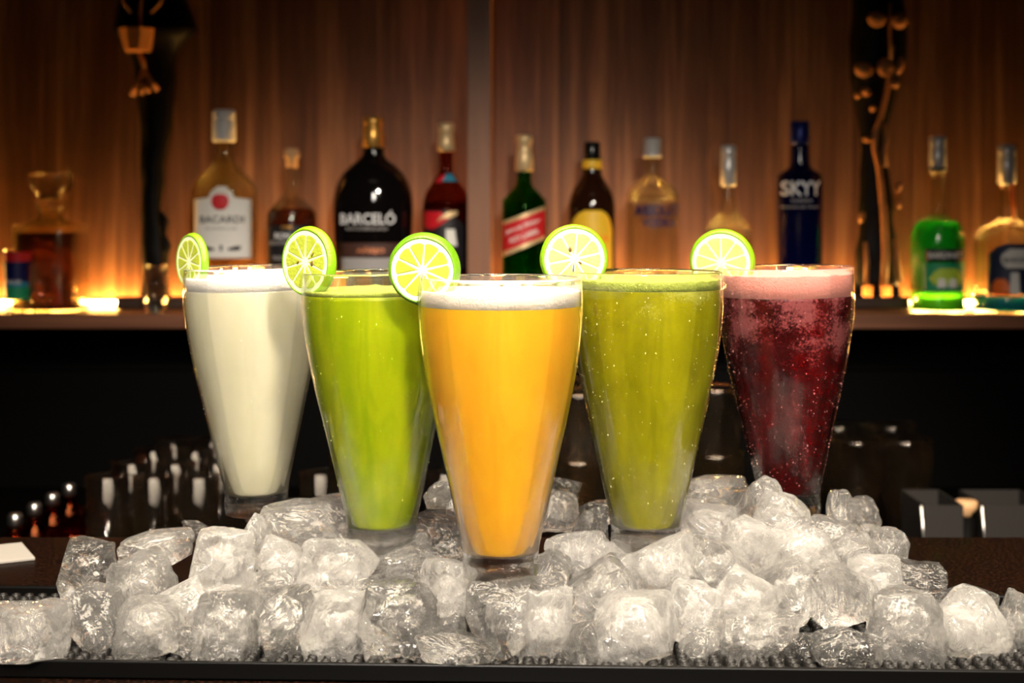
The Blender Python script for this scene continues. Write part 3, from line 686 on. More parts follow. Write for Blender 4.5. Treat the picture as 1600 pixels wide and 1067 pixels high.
wrap_text('BARDINET', 1466, 398, 9, 52, cx, T, d, M['cream'], o)
wrap_patch('green_label', [(410, 1434, 1498), (454, 1434, 1498)], cx, T, d, M['greenlabel'], o)
wrap_patch('lemon_mark', [(418, 1456, 1480), (424, 1447, 1490), (434, 1442, 1493), (444, 1447, 1488)], cx, T, d, M['lemonprint'], o, lift=0.0011)
wrap_patch('mint_mark', [(434, 1454, 1464), (448, 1452, 1466)], cx, T, d, M['cream'], o, lift=0.0015)
wrap_patch('mint_mark', [(434, 1471, 1481), (448, 1469, 1483)], cx, T, d, M['cream'], o, lift=0.0015)
# 11 blue liqueur at the right edge
cx = 1573; d = NEAR
T = [(288, 10), (330, 10.5), (342, 16), (350, 32), (360, 44), (372, 49), (384, 50), (455, 50), (466, 52), (486, 51), (489, 47)]
o = bottle('blue_liqueur_bottle', 'wide bottle with dark label and blue liquid in its foot, at the right edge', cx, d)
shell(T, d, M['bottleglass'], o, wall=0.0018)
shell([(462, 48.5), (466, 50), (484, 49)], d, M['blueliq'], o, 'liqueur', n=1)
shell([(226, 11), (228, 14), (244, 14), (246, 13), (248, 14), (286, 14.5), (289, 11)], d, M['silver'], o, 'cap', n=1)
wrap_patch('label', [(380, 1556, 1592), (386, 1542, 1606), (396, 1534, 1614), (458, 1532, 1616)], cx, T, d, M['navy'], o)
wrap_patch('banner', [(388, 1560, 1588), (396, 1550, 1598), (404, 1548, 1602), (412, 1550, 1600), (418, 1556, 1590)], cx, T, d, M['cream'], o, lift=0.0011)
wrap_text('BARDINET', 1576, 405, 8, 48, cx, T, d, M['ink'], o, lift=0.0015)
wrap_patch('orange_mark', [(434, 1543, 1554), (442, 1538, 1560), (456, 1537, 1562)], cx, T, d, M['orange'], o, lift=0.0011)
wrap_patch('white_mark', [(424, 1562, 1574), (458, 1560, 1576)], cx, T, d, M['cream'], o, lift=0.0011)
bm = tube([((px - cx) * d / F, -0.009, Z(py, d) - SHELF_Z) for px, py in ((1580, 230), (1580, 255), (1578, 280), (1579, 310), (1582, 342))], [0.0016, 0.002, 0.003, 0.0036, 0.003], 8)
mesh_obj('orange_reflection_strip', bm, M['orange'], o)  # orange reflection on the neck, modelled as a thin tube
# 12 decanter
cx = 79; d = BY
o = bottle('decanter', 'square cut-glass decanter of dark spirit with flared stopper, far left of the shelf', cx, d)
T = [(322, 15), (336, 16), (344, 24), (352, 44), (362, 52), (470, 52), (486, 51), (489, 48)]
cg = glassy('gold_lit_crystal', (1.0, 0.95, 0.80), 0.15, rough=0.12)
shell(T, d, cg, o, wall=0.003, sq=6, ys=0.95)
shell([(364, 46), (470, 46), (482, 44)], d, M['amberliq'], o, 'spirit', n=1, sq=6, ys=0.95)
shell([(306, 12), (314, 23), (326, 23), (334, 16)], d, cg, o, 'collar', n=1)
shell([(269, 26), (271, 31), (290, 31), (296, 27), (306, 17), (314, 12)], d, cg, o, 'stopper', n=1, sq=6)
# shot glasses
def shot(label, px, d, top, hw, hb, printed=False):
    o = thing('shot_glass', label, 'glass', (X(px, d), d, SHELF_Z + 0.0003), 'shot glasses on the shelf')
    zt = Z(top, d) - SHELF_Z; r1 = hw * d / F; r0 = hb * d / F
    bm = lathe([(0, 0), (r0 * .95, 0), (r0, 0.002), (r1, zt), (r1 - 0.0012, zt), (r0 - 0.0025, 0.022), (0, 0.020)], 32)
    mesh_obj('glass_body', bm, M['bottleglass'], o)
    if printed:
        for (a, b, m) in ((0.82, 0.97, 'red'), (0.50, 0.82, 'blueink'), (0.42, 0.50, 'teal'), (0.22, 0.42, 'greenlabel')):
            za, zb = zt * a, zt * b; ra = r0 + (r1 - r0) * a + 0.0005; rb = r0 + (r1 - r0) * b + 0.0005
            bm = lathe([(ra, za), (rb, zb)], 32); mesh_obj('print_band', bm, M[m], o)
        bm = bmesh.new()
        wt_ = [(0, hw), (1067, hw)]
        wrap_text('SALUD', px, 440, 6, 24, px, [(300, hw + 1), (400, hw), (500, hb + 1)], d, M['cream'], o)
    return o
shot('shot glass printed in red, blue and green bands, far left', 27, 2.105, 391, 21, 17, True)
shot('plain clear shot glass in front of the decanter', 64, 2.10, 411, 19, 14)
shot('plain clear shot glass before the left black statue', 243, 2.10, 415, 20, 15)

# ------------------------------------------------------------------ statues
def sil_body(tab, d, parent, name, mat, depth=0.55, yoff=0.0, seg=20, rough=0.002):
    """tab rows (py, x_left, x_right): carved column with elliptical sections"""
    bm = bmesh.new(); rings = []
    ox = parent.location.x
    rows = []
    for a, b in zip(tab, tab[1:]):
        k = max(1, int((b[0] - a[0]) / 7))
        for i in range(k): rows.append(tuple(u + (v - u) * i / k for u, v in zip(a, b)))
    rows.append(tab[-1])
    for py, xl, xr in rows:
        c = (X(xl, d) + X(xr, d)) / 2 - ox; r = (X(xr, d) - X(xl, d)) / 2; z = Z(py, d) - SHELF_Z
        ring = []
        for i in range(seg):
            a = 2 * PI * i / seg; nn = noise.noise(Vector((math.cos(a) * 2, math.sin(a) * 2, z * 30))) * rough
            ring.append(bm.verts.new((c + (r + nn) * math.cos(a), yoff + (r * depth + nn) * math.sin(a), z)))
        rings.append(ring)
    for A, B in zip(rings, rings[1:]):
        for i in range(seg): bm.faces.new((A[i], A[(i + 1) % seg], B[(i + 1) % seg], B[i]))
    bm.faces.new(rings[0]); bm.faces.new(rings[-1][::-1])
    bmesh.ops.recalc_face_normals(bm, faces=bm.faces)
    return mesh_obj(name, bm, mat, parent)
def bar_px(pts, rpx, d, parent, name, mat, yoff=-0.018):
    ox = parent.location.x
    pp = [(X(a, d) - ox, yoff, Z(b, d) - SHELF_Z) for a, b in pts]
    rr = [r * d / F for r in rpx] if isinstance(rpx, (list, tuple)) else rpx * d / F
    return mesh_obj(name, tube(pp, rr, 10), mat, parent)
d = 2.212
s1 = thing('carved_statue', 'tall black carved wooden statue with brown carved drum, behind a shot glass at left', 'statue', (X(243, d), d, SHELF_Z + 0.0003), 'carved statues on the shelf')
ox = s1.location.x
bx0, bx1 = X(186, d) - ox, X(310, d) - ox
boxo('base', ((bx0 + bx1) / 2, 0, 0.009), (bx1 - bx0, 0.038, 0.018), M['statuebase'], s1, bev=0.003)
sil_body([(-70, 218, 248), (-40, 205, 262), (-15, 190, 285), (20, 182, 300), (50, 176, 310), (62, 190, 292), (80, 200, 278), (100, 208, 274), (130, 212, 275), (160, 216, 272), (200, 219, 268), (230, 220, 262), (262, 219, 256), (285, 222, 257), (300, 221, 254), (330, 220, 252), (350, 221, 253), (380, 221, 258), (400, 222, 262), (420, 223, 262), (475, 218, 266)], d, s1, 'figure', M['statue'])
sil_body([(330, 250, 253), (342, 250, 263), (348, 248, 264), (356, 250, 261), (366, 250, 258), (378, 249, 266), (384, 248, 268), (396, 250, 263), (408, 250, 260)], d, s1, 'carved_spur', M['statue'], depth=0.5)
bm = bmesh.new()
bmesh.ops.create_cone(bm, cap_ends=True, segments=8, radius1=20 * d / F, radius2=29 * d / F, depth=34 * d / F)
dr = mesh_obj('drum', bm, M['statuebrown'], s1, False); dr.location = (X(223, d) - ox, -0.030, Z(67, d) - SHELF_Z); dr.rotation_euler = (0, 0, 0.39)
bar_px([(230, 48), (229, 30), (231, 5), (238, -20)], [3, 2.4, 3, 3], d, s1, 'carved_vine', M['statuebrown'], -0.040)
bar_px([(216, 26), (206, 12), (200, -6)], [2.2, 2.6, 3], d, s1, 'carved_vine', M['statuebrown'], -0.040)
bar_px([(246, 26), (258, 14), (268, -6)], [2, 2.4, 2], d, s1, 'carved_vine', M['statuebrown'], -0.040)
bar_px([(224, 86), (230, 100), (232, 110)], [3, 3.5, 3], d, s1, 'carved_neck', M['statuebrown'], -0.024)
bar_px([(231, 112), (222, 132), (212, 152)], [4, 3.6, 4], d, s1, 'chevron_bar', M['statuebrown'], -0.024)
bar_px([(231, 112), (241, 128), (252, 143)], [4, 3.6, 4], d, s1, 'chevron_bar', M['statuebrown'], -0.024)
bar_px([(232, 134), (227, 150)], [3.4, 3.2], d, s1, 'chevron_bar', M['statuebrown'], -0.026)
bar_px([(233, 134), (240, 147)], [3.4, 3.2], d, s1, 'chevron_bar', M['statuebrown'], -0.026)

s2 = thing('carved_statue', 'tall twisted black statue with brown carved strands, right of the cobalt bottle', 'statue', (X(1368, d), d, SHELF_Z + 0.0003), 'carved statues on the shelf')
ox = s2.location.x
bx0, bx1 = X(1292, d) - ox, X(1418, d) - ox
boxo('base', ((bx0 + bx1) / 2, 0, 0.009), (bx1 - bx0, 0.038, 0.018), M['statuebase'], s2, bev=0.003)
sil_body([(-70, 1352, 1385), (-40, 1340, 1398), (-10, 1332, 1410), (20, 1330, 1415), (60, 1328, 1418), (90, 1326, 1416), (120, 1328, 1406), (145, 1332, 1400), (165, 1337, 1396), (190, 1341, 1389), (215, 1344, 1382), (235, 1346, 1380), (262, 1344, 1388), (300, 1343, 1394), (325, 1341, 1398), (345, 1343, 1396), (370, 1340, 1400), (400, 1337, 1403), (440, 1336, 1405), (446, 1337, 1404)], d, s2, 'figure', M['statue'])
for a_ in ((1341, 1340), (1370, 1370), (1399, 1401)):
    sil_body([(440, a_[0] - 6, a_[0] + 6), (473, a_[1] - 7, a_[1] + 7)], d, s2, 'foot', M['statue'])
bar_px([(1388, 75), (1384, 120), (1378, 150), (1370, 185), (1361, 210), (1360, 235), (1366, 260), (1371, 300), (1375, 350), (1377, 400), (1374, 445)], [3.5, 4, 3.5, 4, 5, 4.5, 4.5, 5, 5.5, 5.5, 5.5], d, s2, 'carved_strand', M['statuebrown'], -0.026)
bar_px([(1376, 195), (1378, 220), (1374, 240), (1376, 262)], [3.5, 3.5, 4, 4.5], d, s2, 'carved_strand', M['statuebrown'], -0.026)
bar_px([(1345, 378), (1347, 410), (1346, 445)], [3, 4, 3.5], d, s2, 'carved_strand', M['statuebrown'], -0.030)
bar_px([(1391, 375), (1394, 405), (1398, 440)], [3, 4, 4], d, s2, 'carved_strand', M['statuebrown'], -0.030)
bar_px([(1382, 10), (1381, 60), (1382, 95)], [2.5, 2.2, 3], d, s2, 'carved_strand', M['statuebrown'], -0.034)
def leaf(px, py, rx, rz, ang, name='carved_leaf'):
    bm = bmesh.new(); bmesh.ops.create_icosphere(bm, subdivisions=2, radius=1)
    for v in bm.verts: v.co = (v.co.x * rx * d / F, v.co.y * 0.008, v.co.z * rz * d / F)
    bmesh.ops.rotate(bm, verts=bm.verts, matrix=Matrix.Rotation(ang, 3, 'Y'))
    q = mesh_obj(name, bm, M['statuebrown'], s2); q.location = (X(px, d) - ox, -0.026, Z(py, d) - SHELF_Z)
for args in ((1343, 112, 15, 12, 0.1), (1376, 108, 13, 15, 0), (1399, 106, 6, 14, 0.2), (1363, 34, 14, 13, 0.2), (1398, 36, 13, 13, -0.4), (1391, 134, 7, 7, 0), (1346, 146, 8, 7, 0.4), (1333, 152, 5, 5, 0), (1357, 172, 5, 5, 0), (1348, 220, 7, 5, 0), (1397, 292, 5, 9, 0.3), (1396, 318, 4, 9, -0.2), (1340, 340, 5, 9, 0.3)):
    leaf(*args)

# ------------------------------------------------------------------ spare glassware on the back worktop
WZ = -0.185
def tumbler(name, parent, h=0.150, r1=0.0225, r0=0.0195, mat=None):
    prof = [(0, 0), (r0 * .95, 0), (r0, 0.003), (r1, h), (r1 - 0.0014, h + 0.0004), (r0 - 0.0016, 0.012), (0, 0.010)]
    return mesh_obj(name, lathe(prof, 24, rfun=lambda r, z, a: r * (1 + (0.02 * math.cos(12 * a) if z < h * .8 else 0))), mat or M['backglass'], parent)
proto = None; cols = ((168, 'left'), (240, 'middle'), (310, 'right'))
for ci, (px, w_) in enumerate(cols):
    for k in range(4):
        d = 1.50 + 0.082 * k
        x = X(px, 1.50) + k * 0.004
        if ci == 2 and k == 0: x += 0.0
        rowname = ('front', 'second', 'third', 'back')[k]
        lab = f'tall clear tumbler, {rowname} of the {w_} row in the tumblers behind the bar at left'
        if proto is None:
            o = thing('tumbler', lab, 'glass', (x, d, WZ + 0.0003), 'tumblers behind the bar at left'); tumbler('glass_body', o); proto = o
        else:
            o = proto.copy(); COL.objects.link(o); o['label'] = lab; o.location = (x, d, WZ + 0.0003); o.rotation_euler = (0, 0, R.uniform(0, 1))
            for ch in proto.children:
                c = ch.copy(); c.parent = o; COL.objects.link(c)
# more tumblers between the drinks
for (px, d, nm) in ((500, 1.52, 'tall clear tumbler seen between the milky and lime-green drinks'), (545, 1.62, 'tall clear tumbler behind the lime-green drink'), (697, 1.52, 'tall clear tumbler seen between the lime-green and orange-yellow drinks')):
    o = proto.copy(); COL.objects.link(o); o['label'] = nm; o.location = (X(px, d), d, WZ + 0.0003)
    for ch in proto.children:
        c = ch.copy(); c.parent = o; COL.objects.link(c)
# copper-tinted cups receding along the left edge
for k in range(4):
    d = 1.56 + 0.057 * k
    o = thing('amber_bottle_small', ('small copper-tinted stoppered bottle, nearest of four at the left edge', 'small copper-tinted stoppered bottle, second of four at the left edge', 'small copper-tinted stoppered bottle, third of four at the left edge', 'small copper-tinted stoppered bottle, farthest of four at the left edge')[k], 'bottle', (-0.545 + 0.002 * k, d, WZ + 0.0003), 'small copper-tinted bottles')
    o.name = 'small_bottle'
    mesh_obj('bottle_body', lathe([(0, 0), (0.022, 0), (0.024, 0.003), (0.024, 0.055), (0.018, 0.068), (0.009, 0.076), (0.009, 0.082), (0.0076, 0.082), (0.016, 0.066), (0.0215, 0.054), (0.0215, 0.006), (0, 0.006)], 28), M['copperglass'], o)
    mesh_obj('stopper', lathe([(0, 0.0825), (0.006, 0.0825), (0.008, 0.085), (0.008, 0.094), (0.006, 0.097), (0, 0.0975)], 24), M['steel'], o)
for k in range(2):
    d = 1.53 + 0.12 * k
    o = thing('copper_cup', ('copper-tinted glass cup beside the left tumblers, nearer one', 'copper-tinted glass cup beside the left tumblers, farther one')[k], 'glass', (X(118, 1.53), d, WZ + 0.0003), 'copper-tinted cups')
    mesh_obj('glass_body', lathe([(0, 0), (0.024, 0), (0.026, 0.003), (0.030, 0.085), (0.0285, 0.0855), (0.0245, 0.008), (0, 0.007)], 32), M['copperglass'], o)
# flared fluted glasses at right
def flared(px, d, z, label, s=0.72, sz=0.9):
    o = thing('flared_glass', label, 'glass', (X(px, d), d, z), 'empty flared glasses behind the bar')
    prof = [(0.0, 0.002), (0.0195 * s, 0.0)] + [(r * s, zz * sz) for zz, r in OUT[::3]] + [((OUT[-1][1] - 0.0015) * s, OUT[-1][0] * sz)] + [(r * s, zz * sz) for zz, r in reversed(INN[::3])] + [(0, 0.0133 * sz)]
    bm = lathe(prof, 48, rfun=lambda r, zz, a: r * (1 + (0.03 * math.cos(10 * a) if 0.01 < zz < 0.11 else 0)))
    mesh_obj('glass_body', bm, M['backglass'], o); return o
flared(1414, 1.74, WZ + 0.0003, 'empty flared glass, rightmost of the group behind the bar at right')
flared(1338, 1.74, WZ + 0.0003, 'empty flared glass, front left of the group behind the bar at right')
flared(1392, 1.86, WZ + 0.0003, 'empty flared glass, back centre of the group behind the bar at right')
flared(1310, 1.86, WZ + 0.0003, 'empty flared glass, back left of the group, just right of the red drink')
for (px, d, tx) in ((903, 1.60, 'between the orange-yellow and olive drinks'), (1118, 1.64, 'between the olive and red drinks'), (868, 1.72, 'behind the orange-yellow drink')):
    flared(px, d, WZ + 0.0003, 'empty flared glass at the bottom of a stack, seen ' + tx)
    flared(px, d, WZ + 0.0003 + 0.075, 'empty flared glass nested on top of a stack, seen ' + tx)
# steel containers at right
d = 1.60
for (a, b_, lb) in ((1446, 1506, 'grey steel bar container beside the flared glasses, left of the wooden knob'), (1541, 1640, 'grey steel bar container at the right edge')):
    x0, x1 = X(a, d), X(b_, d); zt = Z(791, d)
    o = thing('steel_container', lb, 'container', ((x0 + x1) / 2, d + 0.05, WZ + 0.0003), 'steel bar containers')
    hgt = zt - WZ; wd = x1 - x0
    gm = M.get('dullsteel') or pbr('dull_steel', (0.018, 0.015, 0.013), 0.5, 0.1); M['dullsteel'] = gm
    for (c_, s_) in (((0, -0.045, hgt / 2), (wd, 0.002, hgt)), ((0, 0.045, hgt / 2), (wd, 0.002, hgt)), ((-wd / 2, 0, hgt / 2), (0.002, 0.09, hgt)), ((wd / 2, 0, hgt / 2), (0.002, 0.09, hgt)), ((0, 0, 0.001), (wd, 0.09, 0.002))):
        boxo('side_panel', c_, s_, gm, o, bev=0)
    bm = tube([(-wd / 2 + 0.001, -0.047, 0.0), (-wd / 2 - 0.001, -0.047, hgt * .6), (-wd / 2 - 0.004, -0.047, hgt)], 0.0022, 8)
    mesh_obj('rolled_edge', bm, M['steel'], o)
o = thing('pepper_mill', 'black holder with turned wooden knob between the steel containers', 'holder', (X(1523, d), d + 0.03, WZ + 0.0003)); o.name = 'bar_holder'
hgt = Z(816, d) - WZ
mesh_obj('body', lathe([(0, 0), (0.013, 0), (0.013, hgt), (0, hgt)], 24), M['black'], o)
mesh_obj('knob', lathe([(0, hgt + 0.0005), (0.006, hgt + 0.0005), (0.007, hgt + 0.004), (0.0125, hgt + 0.010), (0.0128, hgt + 0.017), (0.011, hgt + 0.0185), (0, hgt + 0.0188)], 24), M['cork'], o)

# ------------------------------------------------------------------ ice
ICE = [ice_mat('clear_ice', 0.09, 0.10), ice_mat('cloudy_ice', 0.17, 0.12), ice_mat('very_clear_ice', 0.02, 0.10), ice_mat('half_clear_ice', 0.055, 0.10)]
CORE = [ice_mat('milky_ice_core', 0.30, 0.4, core=True), ice_mat('white_ice_core', 0.5, 0.4, core=True), ice_mat('faint_ice_core', 0.10, 0.4, core=True), ice_mat('thin_ice_core', 0.22, 0.4, core=True)]
def ice_mesh(seed, kind):
    rr = random.Random(seed); n = 18; bm = bmesh.new(); grid = {}
    faces = [((1, 0, 0), (0, 1, 0), (0, 0, 1)), ((-1, 0, 0), (0, 1, 0), (0, 0, 1)), ((0, 1, 0), (1, 0, 0), (0, 0, 1)), ((0, -1, 0), (1, 0, 0), (0, 0, 1)), ((0, 0, 1), (1, 0, 0), (0, 1, 0)), ((0, 0, -1), (1, 0, 0), (0, 1, 0))]
    def add(scale, shape, inv):
        for (nn, u, v) in faces:
            nn, u, v = Vector(nn), Vector(u), Vector(v); g = []
            for i in range(n + 1):
                row = []
                for j in range(n + 1):
                    p = nn + u * (2 * i / n - 1) + v * (2 * j / n - 1)
                    key = (inv, round(p.x, 4), round(p.y, 4), round(p.z, 4))
                    if key not in grid: grid[key] = bm.verts.new(shape(p) * scale)
                    row.append(grid[key])
                g.append(row)
            for i in range(n):
                for j in range(n):
                    f = (g[i][j], g[i + 1][j], g[i + 1][j + 1], g[i][j + 1])
                    try: bm.faces.new(f)
                    except ValueError: pass
    off = Vector((rr.uniform(0, 50), rr.uniform(0, 50), rr.uniform(0, 50)))
    planes = []
    for k in range({'cube': 5, 'slab': 4, 'shard': 7}[kind]):
        nn = Vector((rr.uniform(-1, 1), rr.uniform(-1, 1), rr.uniform(-1, 1))).normalized()
        planes.append((nn, rr.uniform(0.55, 0.85) if kind == 'shard' else rr.uniform(0.82, 1.05)))
    dim = Vector(rr.choice([(0, -1, 0), (0, -1, 0.2), (0.3, -1, 0), (0, 0, 1), (0, -1, -0.3)])).normalized(); dr_ = rr.uniform(0.35, 0.6); dd = rr.uniform(0.1, 0.28)
    pw = {'cube': 13.0, 'slab': 8.0, 'shard': 5.0}[kind]
    def shape(p):
        q = (abs(p.x) ** pw + abs(p.y) ** pw + abs(p.z) ** pw) ** (1 / pw); s = p / q
        s = s + Vector([noise.noise(s * 0.9 + off + Vector((k * 7, 0, 0))) for k in range(3)]) * 0.16
        s = s + Vector([noise.noise(s * 2.6 + off + Vector((k * 9, 3, 0))) for k in range(3)]) * 0.085
        s = s + s.normalized() * noise.noise(Vector((s.x * 7, s.y * 7, s.z * 3)) + off) * 0.035
        t_ = s.normalized(); ang = (t_ - dim).length
        if ang < dr_: s -= dim * dd * (0.5 + 0.5 * math.cos(PI * ang / dr_))
        for nn, dist in planes:
            k = s.dot(nn) - dist
            if k > 0: s -= nn * k * 0.93
        return s
    add(0.5, shape, 0)
    off2 = off + Vector((11, 5, 2)); ctr = Vector((rr.uniform(-.1, .1), rr.uniform(-.1, .1), rr.uniform(-.05, .1)))
    nf = len(bm.faces)
    if kind != 'shard':
        def shape2(p):
            q = (abs(p.x) ** 5 + abs(p.y) ** 5 + abs(p.z) ** 5) ** 0.2; s = p / q * 0.52
            s = Vector((s.x * 0.9, s.y * 0.75, s.z * 0.8)) + Vector([noise.noise(s * 3.2 + off2 + Vector((k * 7, 0, 0))) for k in range(3)]) * 0.28
            return s + ctr
        add(0.5, shape2, 1)
    bmesh.ops.recalc_face_normals(bm, faces=bm.faces[:nf] if False else list(bm.faces))
    if kind != 'shard':
        bm.faces.ensure_lookup_table()
        fs = [f for f in bm.faces[nf:]]
        # inner hollow: normals point into the air pocket
        c = ctr * 0.5
        for f in fs:
            f.material_index = 1
            if f.normal.dot(f.calc_center_median() - c) > 0: f.normal_flip()
    me = bpy.data.meshes.new('ice'); bm.to_mesh(me); bm.free()
    for p in me.polygons: p.use_smooth = True
    return me
VAR = {'cube': [ice_mesh(100 + i, 'cube') for i in range(7)], 'slab': [ice_mesh(200 + i, 'slab') for i in range(4)], 'shard': [ice_mesh(300 + i, 'shard') for i in range(5)]}
VM = {}
def ice_data(kind, i, mi):
    k = (kind, i % len(VAR[kind]), mi)
    if k not in VM:
        me = VAR[kind][k[1]].copy(); me.materials.clear(); me.materials.append(ICE[mi]); me.materials.append(CORE[mi]); VM[k] = me
    return VM[k]
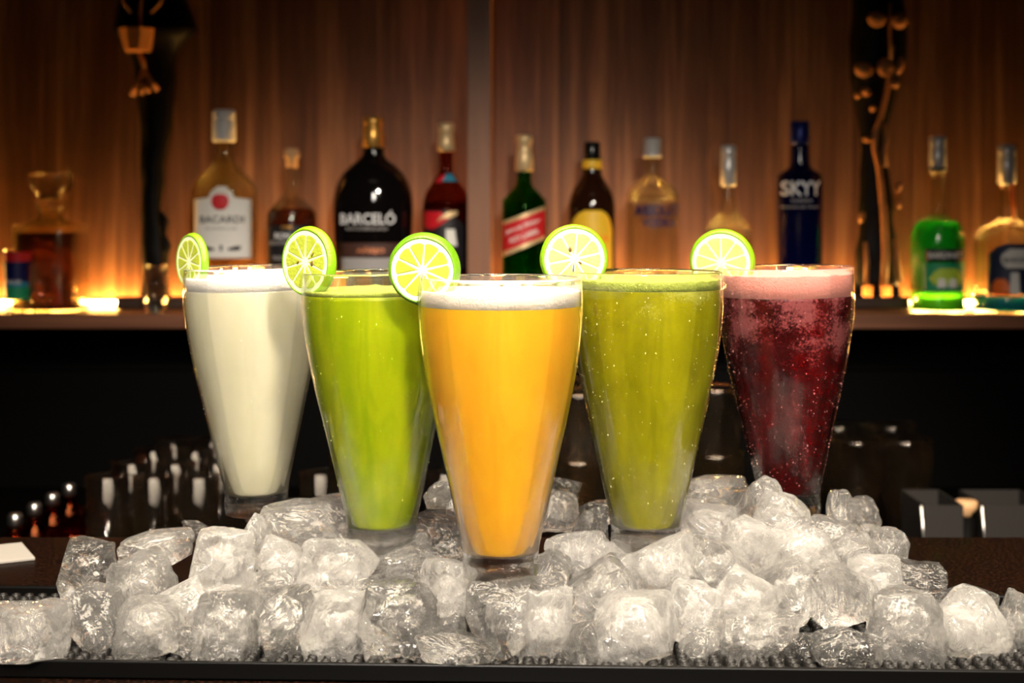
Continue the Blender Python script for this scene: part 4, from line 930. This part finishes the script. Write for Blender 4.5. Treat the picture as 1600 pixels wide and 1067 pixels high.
# px, py (centre), width px, height px, distance, kind, roll, yaw, cloudiness, label
A = [
 (36, 986, 120, 92, .775, 'cube', .25, .5, 0, 'lone chunk of clear ice at the left edge, apart from the heap'),
 (136, 886, 88, 84, .835, 'cube', .12, .3, 2, 'darkest see-through ice cube, high on the left end of the heap'),
 (246, 858, 108, 52, .88, 'slab', -.03, .2, 0, 'low flat ice piece at the back left, right of the dark see-through cube'),
 (150, 968, 96, 118, .80, 'shard', .4, .6, 0, 'jagged upright ice piece at the lower left end of the heap'),
 (225, 915, 96, 84, .83, 'cube', -.5, .4, 0, 'tilted ice cube in the second tier at left, under the low flat piece'),
 (232, 985, 100, 92, .785, 'cube', .1, .2, 0, 'ridged ice cube on the mat, second from the left'),
 (293, 935, 70, 96, .82, 'shard', -.6, .9, 1, 'leaning ice splinter between the ridged cube and its right neighbour'),
 (290, 1005, 66, 60, .785, 'shard', .3, .2, 0, 'small ice piece on the mat in front of the leaning splinter'),
 (345, 880, 100, 104, .85, 'cube', .08, .3, 1, 'tall cloudy ice cube below and left of the milky drink'),
 (357, 982, 104, 112, .79, 'cube', .03, .15, 0, 'rounded ice cube with a hollow, on the mat below the milky drink'),
 (312, 830, 60, 34, .96, 'shard', .2, .4, 2, 'small dark glassy ice shard behind the heap, left of the milky drink'),
 (402, 838, 64, 92, .885, 'shard', .1, .4, 1, 'narrow upright ice piece at the foot of the milky drink'),
 (487, 822, 140, 76, .90, 'slab', -.06, .3, 0, 'broad oval slab of ice between the milky and lime-green drinks'),
 (445, 882, 88, 70, .86, 'cube', .5, .2, 1, 'ice cube below the broad oval slab'),
 (417, 925, 76, 70, .83, 'shard', -.3, .7, 0, 'ice fragment right of the tall cloudy cube'),
 (452, 972, 112, 108, .795, 'cube', .72, .3, 0, 'diamond-tilted ice cube on the mat, left of the lime-green drink'),
 (528, 978, 104, 104, .79, 'cube', -.12, .25, 1, 'frosty ice cube on the mat below the lime-green drink'),
 (532, 886, 106, 86, .84, 'cube', .06, .35, 1, 'large square ice cube just under the lime-green glass'),
 (590, 850, 62, 70, .885, 'shard', .2, .2, 1, 'upright ice piece touching the base of the lime-green glass'),
 (624, 962, 116, 116, .79, 'cube', .0, .1, 0, 'big square-faced ice cube on the mat, left of centre'),
 (632, 886, 96, 72, .862, 'cube', -.4, .2, 0, 'ice cube leaning right behind the big square-faced cube'),
 (668, 838, 112, 62, .91, 'slab', -.05, .3, 2, 'dark clear ice slab between the lime-green and orange-yellow drinks'),
 (690, 790, 62, 72, 1.00, 'shard', .5, .3, 0, 'dull ice piece in the back gap right of the lime-green drink'),
 (570, 925, 56, 60, .82, 'shard', .7, .5, 0, 'ice fragment wedged between the frosty cube and the big square-faced cube'),
 (706, 918, 78, 84, .815, 'cube', -.2, .6, 1, 'ice cube at the lower left of the orange-yellow glass'),
 (703, 980, 66, 70, .80, 'shard', .4, .4, 0, 'small ice chunk on the mat left of centre, beside the big square-faced cube'),
 (716, 1012, 118, 42, .768, 'slab', .22, .2, 2, 'thin dark-edged ice splinter lying at the very front'),
 (788, 966, 96, 120, .785, 'cube', .06, .25, 0, 'upright ice cube on the mat in front of the orange-yellow drink'),
 (851, 975, 78, 108, .785, 'cube', -.1, .5, 1, 'narrow ice cube on the mat right of the orange-yellow drink'),
 (858, 905, 72, 84, .82, 'shard', -.4, .4, 0, 'curved ice slice at the lower right of the orange-yellow glass'),
 (905, 866, 96, 66, .87, 'cube', .2, .2, 1, 'ice cube between the bases of the orange-yellow and olive glasses'),
 (912, 1000, 68, 84, .775, 'shard', .1, .8, 0, 'pointed triangular ice shard on the mat, right of centre'),
 (935, 935, 122, 92, .81, 'slab', -.75, .2, 0, 'bright tilted ice slab below the olive drink'),
 (990, 985, 124, 112, .785, 'cube', .05, .15, 1, 'wide ice cube with a dark slot on the mat below the olive drink'),
 (1035, 890, 112, 84, .84, 'cube', .5, .4, 1, 'rounded ice lump in front of the olive glass base'),
 (924, 826, 64, 62, .91, 'shard', .5, .4, 0, 'ice splinter left of the olive glass base'),
 (872, 800, 72, 62, .97, 'cube', .2, .2, 0, 'ice piece in the back, right of the orange-yellow glass'),
 (878, 766, 52, 40, 1.03, 'shard', .5, .3, 2, 'highest ice piece in the gap right of the orange-yellow glass'),
 (940, 800, 66, 40, .99, 'slab', .1, .3, 2, 'low flat ice in the back gap left of the olive glass'),
 (1085, 958, 84, 92, .81, 'cube', -.3, .3, 1, 'ice cube right of the wide cube with a dark slot'),
 (1098, 1008, 72, 56, .785, 'shard', .3, .4, 0, 'small ice bit on the mat, below and right of the olive drink'),
 (1118, 890, 104, 88, .845, 'cube', .35, .3, 0, 'ice cube in the middle tier between the olive and red drinks'),
 (1110, 776, 108, 62, 1.00, 'slab', .0, .2, 0, 'brownish blurred ice block in the back between the olive and red drinks'),
 (1108, 826, 104, 66, .91, 'cube', .15, .4, 1, 'ice cube just right of the olive glass, under the brownish block'),
 (1184, 782, 66, 78, .905, 'shard', .35, .3, 0, 'topmost ice shard, peaking before the red glass'),
 (1222, 806, 84, 62, .90, 'slab', .45, .2, 1, 'white sloping ice slab before the base of the red glass'),
 (1168, 850, 92, 74, .87, 'cube', -.3, .5, 1, 'ice cube under the topmost shard'),
 (1255, 860, 100, 76, .865, 'cube', .3, .3, 1, 'frosty ice cube below the red glass'),
 (1162, 940, 88, 88, .82, 'cube', .6, .3, 1, 'bright ice cube in the second tier, left of the red drink'),
 (1176, 995, 124, 84, .79, 'cube', .1, .3, 0, 'wide rounded ice cube on the mat below the red drink'),
 (1242, 925, 92, 88, .825, 'cube', -.5, .2, 0, 'leaning ice cube in the second tier under the red drink'),
 (1245, 1010, 64, 56, .785, 'shard', .5, .3, 2, 'small clear ice bit on the mat beneath the red drink'),
 (1306, 944, 106, 104, .81, 'shard', -.5, .3, 0, 'long ice splinter leaning left, right of the red drink'),
 (1318, 1012, 108, 58, .772, 'slab', .02, .2, 2, 'low dark-topped ice piece at the front right'),
 (1312, 800, 44, 66, .97, 'shard', .1, .3, 0, 'upright thin ice sliver right of the red glass base'),
 (1340, 806, 54, 56, .975, 'cube', .05, .3, 0, 'small ice cube at the back right of the red glass'),
 (1300, 840, 74, 52, .90, 'slab', .3, .3, 0, 'ice flake in front of the thin upright sliver'),
 (1334, 866, 76, 62, .87, 'cube', .5, .5, 0, 'ice cube with a pointed corner right of the frosty cube'),
 (1384, 856, 54, 60, .90, 'cube', .1, .4, 0, 'rounded ice piece at the upper right shoulder of the heap'),
 (1366, 915, 86, 84, .84, 'cube', -.15, .3, 1, 'ice cube in the second tier at right, under the rounded shoulder piece'),
 (1432, 904, 84, 50, .855, 'slab', .05, .2, 2, 'flat clear ice cube at right, on top of the big square cube'),
 (1412, 980, 114, 124, .785, 'cube', .04, .12, 0, 'big square ice cube on the mat at the right'),
 (1505, 985, 108, 98, .79, 'cube', .3, .4, 1, 'heaped ice lump on the mat near the right edge'),
 (1508, 938, 82, 58, .82, 'shard', .5, .3, 2, 'dark-topped ice piece on the lump near the right edge'),
 (1560, 1005, 66, 62, .79, 'shard', .1, .3, 0, 'small ice piece between the last two lumps at right'),
 (1592, 978, 70, 92, .80, 'cube', -.4, .3, 0, 'last ice cube, cut off by the right edge'),
 (770, 905, 96, 40, .835, 'slab', .0, .3, 1, 'flat ice under the base of the orange-yellow glass'),
 (600, 822, 96, 36, .895, 'slab', .0, .3, 2, 'flat ice under the base of the lime-green glass'),
 (430, 800, 90, 30, 1.0, 'slab', .0, .3, 2, 'flat ice under the base of the milky glass'),
 (1010, 850, 90, 36, .885, 'slab', .0, .3, 1, 'flat ice under the base of the olive glass'),
 (535, 790, 84, 36, 1.02, 'slab', .1, .3, 0, 'dull flat ice behind, left of the lime-green glass'),
 (745, 835, 70, 50, .93, 'cube', .1, .3, 0, 'ice piece tucked behind the left foot of the orange-yellow glass'),
 (960, 880, 80, 60, .86, 'shard', .3, .3, 1, 'ice piece left of the rounded lump, under the olive glass'),
 (1060, 838, 60, 60, .90, 'shard', .6, .3, 0, 'ice sliver at the right foot of the olive glass'),
]
for i, (px, py, wp, hp, d, kind, roll, yaw, mi, lab) in enumerate(A):
    rr = random.Random(900 + i)
    if mi == 0 and i % 4 == 3: mi = 3
    o = bpy.data.objects.new('ice_cube' if kind == 'cube' else ('ice_slab' if kind == 'slab' else 'ice_shard'), ice_data(kind, i, mi)); COL.objects.link(o)
    s = d / F * 0.99; sy = (wp + hp) / 2 * (0.95 if kind != 'slab' else 0.9)
    o.location = P(px, py, d); o.scale = (wp * s, min(sy, 110) * s, hp * s)
    o.rotation_euler = (rr.uniform(-.25, .25), roll * (0.8 if wp != hp else 1), rr.choice((-1, 1)) * yaw)
    if rr.random() < 0.5 and kind != 'slab': o.rotation_euler.z += PI
    tag(o, lab, 'ice', 'ice heaped around the glasses')

# printed matter that sits on a label belongs to that label
for b in [o for o in COL.objects if o.get('category') == 'bottle']:
    lab = next((c for c in b.children if c.name.split('.')[0] == 'label'), None)
    if lab:
        for c in list(b.children):
            if c.name.split('.')[0] in ('lettering', 'emblem', 'ornament', 'banner', 'red_band', 'cream_band', 'cream_mark', 'orange_mark', 'white_mark', 'gold_mark'): c.parent = lab
